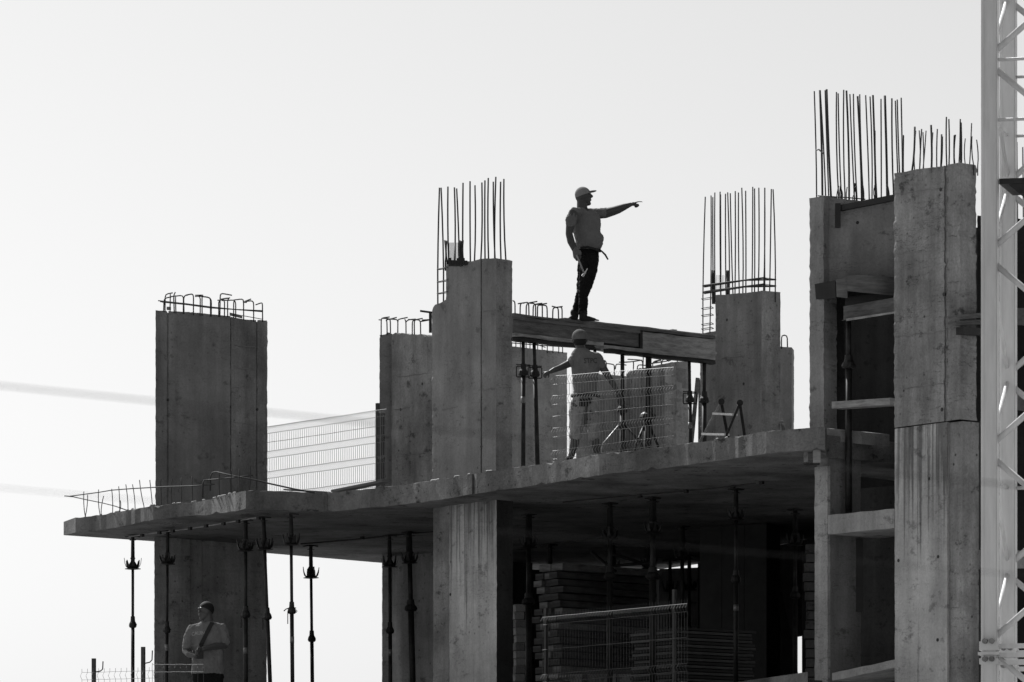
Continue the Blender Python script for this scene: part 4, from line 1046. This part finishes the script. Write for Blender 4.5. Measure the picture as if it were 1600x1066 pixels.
# joint collar with bolts
for q, nm in ((m1, 0), (m2, 1), (m3, 2), (m4, 3)):
    for py, hh in ((1010, .085), (1022, .02), (1034, .05)):
        MB().box(pt3(q, zc(py)), ux * (.103 if hh > .03 else .115), uy * (.103 if hh > .03 else .115), (0, 0, hh / 2 + .006)).build('joint_collar', M_CRANE, cr)
    for py in (1003, 1031):
        MB().tube([pt3(q, zc(py)) - uy * .085 - ux * .035, pt3(q, zc(py)) - uy * .16 - ux * .035], .03, 8).build('bolt', M_PROPL, cr)
        MB().tube([pt3(q, zc(py)) - uy * .085 + ux * .04, pt3(q, zc(py)) - uy * .16 + ux * .04], .03, 8).build('bolt', M_PROPL, cr)
for py, r in ((1010, .03), (1024, .03), (1036, .028)):
    MB().beam(pt3(m1, zc(py)) + ux * .1, pt3(m3, zc(py)) - ux * .1, .06, .05).build('joint_beam', M_CRANE, cr)
    MB().beam(pt3(m2, zc(py)) + ux * .1, pt3(m4, zc(py)) - ux * .1, .06, .05).build('joint_beam', M_CRANE, cr)
# rest platform inside the mast
pl = pt3(m1, zc(284)); 
MB().hexa([pl + ux * .1 - Vector((0, 0, .03)), pl + ux * 1.1 - Vector((0, 0, .03)), pl + ux * 1.1 + uy * .9 - Vector((0, 0, .03)), pl + ux * .1 + uy * .9 - Vector((0, 0, .03))],
          [pl + ux * .1 + Vector((0, 0, .03)), pl + ux * 1.1 + Vector((0, 0, .03)), pl + ux * 1.1 + uy * .9 + Vector((0, 0, .03)), pl + ux * .1 + uy * .9 + Vector((0, 0, .03))]).build('platform', M_DARKM, cr)
MB().hexa([pl + ux * .32 - Vector((0, 0, .14)), pl + ux * 1.1 - Vector((0, 0, .14)), pl + ux * 1.1 + uy * .5 - Vector((0, 0, .14)), pl + ux * .32 + uy * .5 - Vector((0, 0, .14))],
          [pl + ux * .2 - Vector((0, 0, .033)), pl + ux * 1.1 - Vector((0, 0, .033)), pl + ux * 1.1 + uy * .5 - Vector((0, 0, .033)), pl + ux * .2 + uy * .5 - Vector((0, 0, .033))]).build('platform_bracket', M_DARKM, cr)

# ------------------------------------------------------------------ overhead cables close to the camera (out of focus)
def cable(label, ya, yb, Y, r):
    a = P(0, ya, Y); b = P(1600, yb, Y); d = b - a
    pts = []
    for i in range(41):
        t = -9 + 19 * i / 40
        p = a + d * t; p.z += ((t - .5) ** 2 - .25) * .012
        p.y += (t - .5) * .25
        pts.append(p)
    return tag(MB().tube(pts, r, 8).build('overhead_cable', M_CABLE, None, pts[20]), label, 'cable')
cable('upper blurred overhead cable crossing in front of the broad left column', 610, 752, 15.0, .0021)
cable('lower blurred overhead cable crossing below the slab to the crane mast', 768, 893, 16.0, .0011)

# ------------------------------------------------------------------ people
def ell(c, r, rot=None, n=16):
    bm = bmesh.new(); bmesh.ops.create_icosphere(bm, subdivisions=3, radius=1.0)
    M = Matrix.Translation(Vector(c)) @ (rot.to_matrix().to_4x4() if rot else Matrix.Identity(4)) @ Matrix.Diagonal((r[0], r[1], r[2], 1))
    bm.transform(M); v = [x.co.copy() for x in bm.verts]; f = [[y.index for y in x.verts] for x in bm.faces]; bm.free(); return v, f
class Body:
    def __init__(s, Y): s.Y = Y; s.k = Y / F; s.m = MB()
    def p(s, x, y, dy=0): return P(x, y, s.Y + dy) if False else Vector(((x - CX) * s.k, s.Y + dy, EYE + (YH - y) * s.k))
    def caps(s, *pts):      # chain of (px,py,dy,r_px)
        for (a, b) in zip(pts, pts[1:]):
            p0, p1 = s.p(*a[:3]), s.p(*b[:3]); r0, r1 = a[3] * s.k, b[3] * s.k
            d = (p1 - p0); L = d.length; d = d / L if L else Vector((0, 0, 1))
            P_ = []; Rr = []
            for t in (85, 60, 35, 12): P_.append(p0 - d * r0 * math.sin(R(t))); Rr.append(r0 * math.cos(R(t)))
            P_.append(p0); Rr.append(r0); P_.append(p1); Rr.append(r1)
            for t in (12, 35, 60, 85): P_.append(p1 + d * r1 * math.sin(R(t))); Rr.append(r1 * math.cos(R(t)))
            base = len(s.m.v); u = d.orthogonal().normalized(); w = d.cross(u); n = 14
            for q, rr in zip(P_, Rr):
                for k in range(n):
                    an = 2 * math.pi * k / n; s.m.v.append(q + (u * math.cos(an) + w * math.sin(an)) * rr)
            for i in range(len(P_) - 1):
                for k in range(n):
                    k2 = (k + 1) % n; s.m.f.append([base + i * n + k, base + i * n + k2, base + (i + 1) * n + k2, base + (i + 1) * n + k])
            s.m.f.append([base + k for k in range(n)][::-1]); e = base + (len(P_) - 1) * n; s.m.f.append([e + k for k in range(n)])
        return s
    def loft(s, secs, yaw=0., n=24):   # (px,py,rx_px,ry_px,dy)
        base = len(s.m.v); ca, sa = math.cos(yaw), math.sin(yaw)
        for sec in secs:
            x, y, rx, ry = sec[:4]; dy = sec[4] if len(sec) > 4 else 0
            c = s.p(x, y, dy)
            for k in range(n):
                a = 2 * math.pi * k / n
                # superellipse cross-section
                cx_ = math.copysign(abs(math.cos(a)) ** .85, math.cos(a)) * rx * s.k; cy_ = math.copysign(abs(math.sin(a)) ** .85, math.sin(a)) * ry * s.k
                s.m.v.append(c + Vector((cx_ * ca - cy_ * sa, cx_ * sa + cy_ * ca, 0)))
        for i in range(len(secs) - 1):
            for k in range(n):
                k2 = (k + 1) % n; s.m.f.append([base + i * n + k, base + i * n + k2, base + (i + 1) * n + k2, base + (i + 1) * n + k])
        s.m.f.append([base + k for k in range(n)][::-1]); e = base + (len(secs) - 1) * n; s.m.f.append([e + k for k in range(n)])
        return s
    def e(s, x, y, dy, rx, ry, rz, tilt=0., yaw=0.):
        from mathutils import Euler
        v, f = ell(s.p(x, y, dy), (rx * s.k, ry * s.k, rz * s.k), Euler((0, tilt, yaw)).to_quaternion()); s.m.add(v, f); return s
    def done(s, name, mat, parent, vox=.011, smooth=4, cut=None, wrinkle=0.):
        me_ = s.m.mesh(name); o = bpy.data.objects.new(name, me_); col.objects.link(o)
        md = o.modifiers.new('r', 'REMESH'); md.mode = 'VOXEL'; md.voxel_size = vox
        if smooth:
            ms = o.modifiers.new('s', 'SMOOTH'); ms.iterations = smooth; ms.factor = .5
        if wrinkle:
            tx = bpy.data.textures.new('folds', 'CLOUDS'); tx.noise_scale = .10; tx.noise_depth = 2
            dm = o.modifiers.new('d', 'DISPLACE'); dm.texture = tx; dm.strength = wrinkle; dm.mid_level = .5; dm.texture_coords = 'GLOBAL'
            tx2 = bpy.data.textures.new('creases', 'CLOUDS'); tx2.noise_scale = .045; tx2.noise_depth = 1; tx2.noise_type = 'HARD_NOISE'
            dm2 = o.modifiers.new('d2', 'DISPLACE'); dm2.texture = tx2; dm2.strength = wrinkle * .55; dm2.mid_level = .5; dm2.texture_coords = 'GLOBAL'
        dg = bpy.context.evaluated_depsgraph_get(); dg.update()
        me2 = bpy.data.meshes.new_from_object(o.evaluated_get(dg)); bpy.data.objects.remove(o)
        if cut:
            bm = bmesh.new(); bm.from_mesh(me2)
            for co, no in cut:
                bmesh.ops.bisect_plane(bm, geom=bm.verts[:] + bm.edges[:] + bm.faces[:], plane_co=co, plane_no=no, clear_outer=True)
            bm.to_mesh(me2); bm.free()
        me2.name = name; me2.materials.clear()
        s.m = MB()
        return link_mesh(name, me2, mat, parent, smooth=True)
def fingers(B, pts, r=1.0):
    for chain in pts: B.caps(*[(x, y, dy, r * rr) for (x, y, dy, rr) in chain])

# ---- man on the beam
Ym1 = 79.95
B = Body(Ym1)
zfeet = EYE + Zbt + .03
man = thing('person', 'man in cap, t-shirt and black trousers standing on the timber beam and pointing right', 'person', tuple(B.p(912, 502)))
B.e(909.8, 306, 0, 11.3, 9.6, 12).e(914, 311, 0, 9.6, 7.8, 10.2).e(919.3, 318.2, 0, 4.4, 4.8, 3.4)          # skull, face, chin
B.e(924.3, 306.8, 0, 2.6, 2.0, 2.6, .5).e(922.4, 312.6, 0, 2.0, 3.0, 1.6).e(920.5, 303.5, 0, 3.5, 6.0, 2.2)  # nose, lips, brow
B.e(908, 308.5, -.082, 2.0, 1.1, 3.3).e(908, 308.5, .082, 2.0, 1.1, 3.3)                                  # ears
B.caps((909.5, 314, 0, 8.2), (909.5, 327, 0, 8.4))
B.loft([(911, 326, 8, 7), (912, 331, 17, 10), (913, 338, 20, 12), (916, 360, 18, 14), (918, 380, 18, 14), (918, 395, 15, 13), (917, 405, 13, 12)], R(-20))
# right arm hanging, nearer the camera
B.caps((896, 335, -.16, 7.8), (891, 352, -.17, 7.0), (889, 368, -.17, 5.6), (892, 380, -.18, 6.0), (898, 394, -.19, 4.4), (901, 399, -.19, 3.8))
B.e(902.5, 403, -.19, 4.6, 3.6, 5.6, -.35)
fingers(B, [[(899.5, 405, -.225, 1), (902, 408.5, -.235, 1), (905, 407.5, -.215, .9)], [(901, 403.5, -.23, 1), (904, 406, -.24, 1), (906.5, 404.6, -.215, .9)],
            [(898.5, 407.5, -.215, .95), (900.6, 410.6, -.225, .95), (903.6, 410.2, -.21, .85)], [(902.5, 401.5, -.23, 1), (905.4, 403.6, -.235, 1), (907, 402.4, -.21, .9)], [(905, 400.5, -.2, 1.1), (907.8, 404.5, -.215, 1.0), (906.2, 408.5, -.23, .9)]])
B2 = Body(Ym1)
B2.e(901.5, 402, -.19, 6.6, 5.0, 7.2, -.35).e(905, 399, -.2, 3.5, 4, 5).caps((899, 393, -.19, 5.4), (900.5, 399, -.19, 6.0))
# left arm raised, pointing
B.caps((931, 333, .10, 8.0), (946, 332, .08, 8.0), (958, 329, .06, 7.2), (966, 326.5, .05, 6.7), (975, 323.0, .04, 5.4), (985, 319.6, .02, 3.4))
B.e(989.5, 318.6, .02, 5.2, 2.6, 3.2, .1)
fingers(B, [[(991, 316.9, .01, 1.15), (998, 315.2, .0, 1.0), (1003.5, 315.6, .0, .85)], [(993, 318.4, .03, 1.1), (997.6, 318.9, .04, 1.05), (998.4, 321, .035, 1.0), (995, 321.7, .03, .95)],
            [(992.5, 319.6, .045, 1.1), (996.6, 320.8, .05, 1.0), (996.6, 322.6, .045, .95), (993.4, 322.4, .04, .9)], [(991.5, 320.4, .055, 1.0), (994.8, 322.2, .06, .95), (994, 323.4, .055, .9), (991.8, 322.6, .05, .85)],
            [(988.5, 317.4, -.01, 1.2), (992.5, 319.8, -.02, 1.05), (995.6, 319.8, -.02, .9)]])
# legs under the trousers
B.caps((919, 405, -.04, 11), (915, 440, -.04, 9), (911, 462, -.03, 6.5), (911, 490, -.03, 5)).caps((915, 405, .06, 11), (911, 445, .07, 8.5), (905, 465, .08, 6), (897, 490, .10, 4.5))
B.done('body', M_SKIN2, man, .0075, 3)
B.loft([(910, 325.5, 9.2, 8.4), (911, 328, 13, 10), (913, 332.5, 20.5, 12.5), (914, 340, 24, 15), (916, 350, 23.5, 16), (917.5, 362, 21.5, 17), (919, 372, 22, 18.3), (920.5, 380, 21.8, 18.5), (920.8, 386, 20.2, 17.5), (919.5, 391, 18.6, 16.5)], R(-12))
B.caps((909, 330, -.03, 6.5), (897, 334.5, -.13, 8.0)).caps((912, 330, .03, 6.5), (930, 333, .08, 8.0))
B.caps((897, 334, -.15, 8.2), (892, 346, -.17, 8.8), (891, 352, -.17, 8.4)).caps((930, 333, .09, 8.8), (946, 331.5, .08, 8.4))
B.e(931.5, 374, -.02, 12, 13, 14).e(915, 360, 0, 20, 14, 16)
B.done('shirt', M_SHIRT1, man, .010, 3, wrinkle=.022)
B.loft([(918, 386, 17.5, 15), (918.5, 396, 17.6, 15), (919, 406, 17, 14), (919, 413, 15, 13)], R(-10))
B.caps((921.5, 407, -.05, 15), (919, 426, -.05, 14), (915, 447, -.04, 11.0), (911.5, 463, -.03, 8.0), (911, 489, -.03, 7.4)).caps((915, 406, .06, 12.5), (913, 430, .06, 11.5), (909, 455, .08, 8.6), (903, 472, .09, 6.8), (898, 489, .10, 6.2))
B.done('trousers', M_TROU, man, .010, 3, wrinkle=.03)
for (hx, hy, dy, tx, ty) in ((911, 498, -.03, 929, 500.5), (898, 496.2, .10, 890, 497.3)):
    B.caps((hx, hy - 9, dy, 7.0), (hx, hy - 1.5, dy, 6.0)).caps((hx - 2, hy - .5, dy, 4.6), ((hx + tx) / 2, ty - 1.4, dy - .03, 4.2), (tx, ty, dy - .05, 2.5))
    B.done('boot', M_BOOT, man, .009, 2)
B.caps((930, 500.8, -.07, 1.6), (935, 501.8, -.08, 1.2)).done('boot_toe', M_BOOT, man, .006, 1)
B2.done('glove', M_SHIRT1, man, .008, 1)
B.e(910.5, 304, 0, 12.6, 10.8, 12.2)
B.done('cap', M_CAP, man, .008, 2, cut=[(B.p(912, 305.5), Vector((.35, 0, -1)).normalized())])
bq = [B.p(919, 299.5), B.p(931.5, 296.3)]
B.e(924, 299.6, 0, 8.6, 8.0, 1.5, -.16)
B.done('cap_brim', M_HELM, man, .005, 1)
MB().tube([B.p(907, 390, -.17), B.p(918, 389, -.20), B.p(930, 392, -.17), B.p(937, 394, -.08), B.p(938, 392, .04)], .018, 6).build('belt', M_BOOT, man)
MB().tube([B.p(936, 391, -.1), B.p(941, 395.5, -.12), B.p(945.5, 400, -.12), B.p(949.8, 407.5, -.12)], [.012, .013, .014, .012], 6).build('belt_end', M_BOOT, man)
ham = thing('hammer', 'claw hammer hanging head down from the pointing man\'s right hand', 'hammer', tuple(B.p(913, 431, -.24)))
MB().tube([B.p(900.5, 402, -.245), B.p(906, 415, -.25), B.p(912, 430, -.25)], [.013, .011, .012], 8).build('handle', M_WOODP, ham, smooth=True)
MB().tube([B.p(909.6, 435.5, -.25), B.p(911.4, 433, -.25), B.p(912, 432.5, -.25), B.p(914.5, 429, -.25)], [.021, .021, .015, .016], 10).build('head', M_STEEL, ham)
MB().beam(B.p(914, 429.5, -.25), B.p(917.5, 423.5, -.25), .03, .012).build('claw', M_STEEL, ham)

# ---- worker in shorts behind the fence (back view)
Yw = 74.9
B = Body(Yw)
wk = thing('person', 'worker seen from behind in printed t-shirt and shorts, arms spread, behind the upper mesh fence', 'person', tuple(B.p(912, 720)))
B.e(906, 529, 0, 10.8, 10.8, 13).e(905, 537, .02, 8, 8.2, 7)
B.e(894.6, 531.5, 0, 1.3, 2.2, 3.6).e(917.2, 531.5, 0, 1.3, 2.2, 3.6)
B.caps((906, 536, 0, 7.4), (908, 550, 0, 8))
B.loft([(909, 547, 9, 8), (913, 554, 20, 11), (916, 565, 22, 13), (914, 585, 20, 13), (914, 605, 17.5, 12), (915, 620, 18.5, 13), (914, 636, 18, 12)])
B.caps((898, 559, -.02, 7.2), (889, 569, -.05, 6.0), (876, 576, -.12, 5.0), (866, 580.5, -.18, 4.4), (860, 583.5, -.2, 3.3))
B.e(855.5, 586, -.22, 4.6, 2.6, 3.4, -.5)
fingers(B, [[(853, 584.6, -.22, 1.2), (849.6, 587, -.23, 1.1), (848.4, 591, -.23, 1.0)], [(854, 587, -.23, 1.2), (850.6, 589.6, -.24, 1.1), (850.2, 593.2, -.24, 1.0)], [(855.4, 588.4, -.24, 1.2), (852.8, 591, -.25, 1.1), (852.8, 594, -.25, .95)],
            [(852, 583.6, -.2, 1.2), (848.6, 584.8, -.2, 1.1), (847, 588, -.2, .95)], [(857, 588, -.22, 1.3), (857.6, 591.4, -.24, 1.1), (856, 593.6, -.24, .95)]])
B.caps((934, 562, 0, 7.4), (942, 575, -.01, 6.4), (951, 589, -.02, 5.2), (957, 599, -.06, 5.0), (964, 612, -.08, 3.5))
B.e(967, 621, -.08, 3.6, 2.6, 6, -.2)
fingers(B, [[(965, 625, -.09, 1.2), (965.4, 630.5, -.1, 1.1), (967, 634, -.1, 1.0)], [(967, 626, -.08, 1.2), (968, 631.5, -.09, 1.1), (969.6, 635, -.09, 1.0)], [(969, 626, -.07, 1.2), (970.4, 630.8, -.08, 1.1), (971.6, 634, -.08, .95)],
            [(970.4, 624, -.06, 1.1), (972.2, 628.6, -.07, 1.0), (973, 631.8, -.07, .9)], [(964, 617, -.1, 1.3), (962.4, 622.4, -.12, 1.1), (963.4, 626, -.12, .95)]])
B.caps((903, 632, 0, 12), (901, 660, 0, 9.5), (899, 678, 0, 7.2), (898, 692, .0, 7.6), (894, 708, .02, 5.4), (890.5, 718, .03, 4.2)).caps((924, 632, 0, 12), (926, 660, 0, 9.8), (928, 680, 0, 7.4), (931, 694, 0, 7.8), (934, 712, 0, 5.2), (935.5, 722, 0, 4.3))
B.done('body', M_SKIN2, wk, .0085, 3)
B.loft([(907, 544.5, 8.8, 8.2), (909, 547.5, 13, 10), (913, 553, 21.5, 12.5), (915.5, 562, 24, 14.5), (914.5, 580, 21.5, 14.5), (914, 597, 20, 14), (914.5, 608, 19, 14), (915, 618, 19, 14.5)])
B.caps((905, 551, 0, 6.5), (899, 557, -.01, 8)).caps((909, 551, 0, 6.5), (933, 559, 0, 8))
B.caps((899, 558, -.02, 8.2), (892, 567, -.05, 7.6)).caps((934, 560, 0, 8.4), (941, 573, -.01, 7.4))
sh2 = B.done('shirt', M_SHIRT2, wk, .010, 3, wrinkle=.022)
B.loft([(915, 614, 19, 14.5), (915, 622, 19.8, 14.5), (914.5, 634, 21, 14.5), (914, 642, 20, 13)])
B.caps((904, 636, 0, 12.8), (901.5, 660, 0, 11.8), (899.5, 680, 0, 10.6)).caps((925, 636, 0, 12.8), (927.5, 660, 0, 11.8), (929, 681, 0, 10.4))
B.e(893.5, 648, .0, 4.5, 8, 10).e(936, 650, 0, 4.5, 8, 10)
B.done('shorts', M_SHORT, wk, .010, 2, wrinkle=.035)
for hx, hy, tx in ((888.5, 721, 881), (936, 722.5, 941)):
    B.caps((hx, hy - 4, 0, 5.2), (hx, hy - .5, -.02, 4.4)).caps((hx, hy, 0, 4.2), ((hx + tx) / 2, hy + .5, .10, 3.8), (tx, hy + 1, .16, 3.2))
    B.done('shoe', M_BOOT, wk, .009, 2)
B.e(905.8, 526.5, .0, 12.4, 12.6, 12.2)
B.done('cap', M_HELM, wk, .008, 2, cut=[(B.p(906, 531), Vector((.05, 0, -1)).normalized())])
B.e(906, 534, -.02, 10.9, 10.3, 7.6)
B.done('hair', M_HAIR, wk, .008, 2)
MB().tube([B.p(914.5, 619, 0) + Vector((math.cos(a) * .178, math.sin(a) * .135, random.uniform(-.004, .004))) for a in [i * math.pi / 10 for i in range(21)]], .020, 6).build('belt', M_BOOT, wk)
pch = thing('tool_pouch', 'dark tool pouch on the belt behind the worker in shorts', 'pouch', tuple(B.p(914, 632, -.14)))
MB().box(B.p(912, 631, -.15), (.06, 0, 0), (0, .02, 0), (0, 0, .05)).build('pocket', M_BOOT, pch)
MB().box(B.p(921, 628, -.15), (.03, 0, 0), (0, .02, 0), (0, 0, .035)).build('pocket', M_BOOT, pch)
MB().beam(B.p(916, 630, -.15), B.p(915, 668, -.13), .03, .02, (0, 1, 0)).build('hammer_loop', M_BOOT, pch)

def text_on(body, txt, size, cx, cy, Bd, mat, parent, side=-1, rot=0., squash=1.0, arc=0.):
    cu = bpy.data.curves.new('t', 'FONT'); cu.body = txt; cu.size = size; cu.align_x = 'CENTER'; cu.align_y = 'CENTER'; cu.resolution_u = 3; cu.offset = size * .02
    to = bpy.data.objects.new('t', cu); col.objects.link(to)
    dg = bpy.context.evaluated_depsgraph_get(); me_ = bpy.data.meshes.new_from_object(to.evaluated_get(dg)); bpy.data.objects.remove(to)
    bm = bmesh.new(); bm.from_mesh(me_); bmesh.ops.triangulate(bm, faces=bm.faces)
    bmesh.ops.subdivide_edges(bm, edges=[e for e in bm.edges if e.calc_length() > .02], cuts=2)
    bvh = BVHTree.FromPolygons([v.co + OFF[body] for v in body.data.vertices], [list(p.vertices) for p in body.data.polygons])
    c = Bd.p(cx, cy, 0)
    for v in bm.verts:
        x, z = v.co.x * squash, v.co.y
        z -= arc * x * x
        xr = x * math.cos(rot) - z * math.sin(rot); zr = x * math.sin(rot) + z * math.cos(rot)
        o = Vector((c.x + xr, c.y + side * 2, c.z + zr)); hit = bvh.ray_cast(o, Vector((0, -side, 0)))
        y = hit[0].y + side * .005 if hit[0] else c.y + side * .13
        v.co = Vector((c.x + xr, y, c.z + zr))
    bm.to_mesh(me_); bm.free(); me_.name = 'printed_text'; me_.materials.clear()
    return link_mesh('printed_text', me_, mat, parent)
text_on(sh2, 'STPC', .095, 922.5, 565.5, B, M_PRINT, wk, -1, R(2), .82)

# ---- worker with shoulder strap, lower left
Yc = 77.6
B = Body(Yc)
wc = thing('person', 'man in printed t-shirt with a shoulder strap standing before the lower left column', 'person', tuple(B.p(326, 1142)))
B.e(321.5, 953, 0, 10.6, 10.8, 12.6).e(319, 960.5, -.02, 8.6, 8.8, 9.2).e(316.5, 966, -.04, 5, 5, 4)
B.e(312.4, 956.6, -.075, 2.3, 2.6, 3.0).e(313.5, 951.4, -.06, 5, 3, 1.5, 0, .5).e(313.2, 961.8, -.075, 3.2, 2, 1.4).e(313.6, 964, -.07, 3, 1.8, 1.1)
B.e(329.8, 956, -.01, 1.6, 2.2, 3.4)
B.caps((324, 961, 0, 8.2), (325, 975, 0, 8.6))
B.loft([(324, 973, 9, 8), (324, 979, 20, 11), (324, 990, 23, 13), (325, 1010, 21, 14), (325, 1035, 20.5, 14), (325, 1055, 19, 13), (325, 1070, 18, 12)])
B.caps((301, 985, -.02, 7.6), (293, 1003, -.02, 6.6), (290, 1017, -.02, 5.4), (296, 1023, -.12, 5.2), (307, 1027, -.24, 3.6))
B.caps((347, 984, 0, 7.6), (353, 1000, -.01, 6.6), (351, 1009, -.02, 5.8), (336, 1011, -.14, 5.4), (319, 1016, -.26, 3.8))
B.e(309.5, 1025.5, -.26, 4.2, 3.2, 3.4).e(315, 1019.5, -.28, 4.4, 3.2, 3.6)
fingers(B, [[(310, 1022.6, -.28, 1.2), (314, 1021.6, -.31, 1.1), (317, 1023, -.31, 1)], [(311, 1025, -.29, 1.2), (315, 1024.8, -.32, 1.1), (318, 1026, -.32, 1)], [(311, 1027.4, -.29, 1.2), (315, 1027.8, -.32, 1.1), (317.4, 1029, -.32, 1)], [(309.5, 1029, -.28, 1.1), (313, 1030, -.31, 1), (315.4, 1031, -.31, .9)],
            [(307.6, 1022, -.26, 1.3), (310.4, 1019, -.29, 1.1), (313.4, 1018.4, -.3, 1)]])
fingers(B, [[(314, 1016.6, -.3, 1.2), (310.2, 1017, -.33, 1.1), (308, 1019.4, -.33, 1)], [(313.6, 1019, -.31, 1.2), (309.8, 1020, -.34, 1.1), (308.2, 1022.2, -.34, 1)], [(314, 1021.6, -.31, 1.2), (311, 1023, -.34, 1.1), (309.6, 1025, -.34, 1)], [(315, 1024, -.3, 1.1), (312.4, 1026, -.33, 1), (311.4, 1027.6, -.33, .9)],
            [(317, 1016, -.28, 1.3), (313.6, 1013.8, -.31, 1.1), (310.6, 1014.6, -.32, 1)]])
B.caps((316, 1066, 0, 12), (314, 1100, 0, 9), (313, 1135, 0, 6)).caps((335, 1066, 0, 12), (337, 1100, 0, 9), (338, 1135, 0, 6))
B.done('body', M_SKIN, wc, .0085, 3)
B.loft([(324, 971.5, 10, 9), (324, 974.5, 14.5, 11), (324, 979, 23, 13), (323.5, 987, 26, 15), (324.5, 1000, 25, 15.5), (325, 1015, 24.4, 16), (325, 1030, 25.5, 17), (325, 1043, 26, 17), (325, 1053.5, 26.5, 17)])
B.caps((322, 977, 0, 6.5), (303, 983, -.01, 8)).caps((327, 977, 0, 6.5), (345, 982, 0, 8))
B.caps((301, 984, -.02, 8.8), (295, 997, -.02, 8.6), (292.5, 1010, -.02, 8.0)).caps((347, 983, 0, 9.2), (350.5, 994, 0, 9.0), (352, 1003, -.01, 8.4))
sh3 = B.done('shirt', M_SHIRT3, wc, .010, 3, wrinkle=.022)
B.loft([(325, 1048, 24, 15.5), (325, 1060, 24.5, 15.5), (325, 1070, 23, 14)])
B.caps((315, 1066, 0, 13), (313, 1100, 0, 10.5), (312, 1135, 0, 8)).caps((336, 1066, 0, 13), (338, 1100, 0, 10.5), (339, 1135, 0, 8))
B.done('trousers', M_TROU, wc, .010, 2, wrinkle=.03)
for hx in (312, 339):
    B.caps((hx, 1135, 0, 7), (hx, 1138, 0, 6)).caps((hx, 1139, 0, 5), (hx - 3, 1141, -.12, 4)); B.done('boot', M_BOOT, wc, .010, 2)
B.e(322.6, 952.0, .008, 12.2, 12.2, 12.6)
B.done('hair', M_HAIR, wc, .008, 2, cut=[(B.p(314, 949.5, -.04), Vector((-.42, -.28, -.86)).normalized())])
text_on(sh3, 'CAUIN', .07, 310.5, 990.5, B, M_PRINTL, wc, -1, R(3), .85, arc=1.2)
rc = thing('remote_control', 'dark crane remote control held in both hands, hung from the man\'s shoulder strap', 'remote control', tuple(B.p(313, 1030, -.3)))
MB().box(B.p(314, 1026, -.285), (.045, 0, 0), (0, .05, .0), (0, 0, .045)).build('housing', M_CABLE, rc)
MB().tube([B.p(311, 1021, -.31), B.p(311, 1016.5, -.31)], .008, 6).build('joystick', M_CABLE, rc)
MB().tube([B.p(316, 1021, -.31), B.p(316, 1017, -.31)], .008, 6).build('joystick', M_CABLE, rc)
bvh3 = BVHTree.FromPolygons([v.co + OFF[sh3] for v in sh3.data.vertices], [list(p.vertices) for p in sh3.data.polygons])
sm = MB(); prev = None
for i in range(15):
    t = i / 14; x = 332.5 + (315.5 - 332.5) * t; y = 973 + (1008 - 973) * t
    c = B.p(x, y, 0); o = Vector((c.x, c.y - 2, c.z)); h = bvh3.ray_cast(o, Vector((0, 1, 0)))
    yy = (h[0].y - .006) if h[0] else c.y - .12
    L = Vector((c.x - .028, yy, c.z + .006)); Rr_ = Vector((c.x + .028, yy, c.z - .006))
    if prev: sm.hexa([prev[0], prev[1], prev[1] + Vector((0, -.006, 0)), prev[0] + Vector((0, -.006, 0))], [L, Rr_, Rr_ + Vector((0, -.006, 0)), L + Vector((0, -.006, 0))])
    prev = (L, Rr_)
c = B.p(315, 1022, -.29)
sm.hexa([prev[0], prev[1], prev[1] + Vector((0, -.006, 0)), prev[0] + Vector((0, -.006, 0))], [c + Vector((-.028, 0, 0)), c + Vector((.028, 0, 0)), c + Vector((.028, -.006, 0)), c + Vector((-.028, -.006, 0))])
sm.build('strap', M_CABLE, rc)
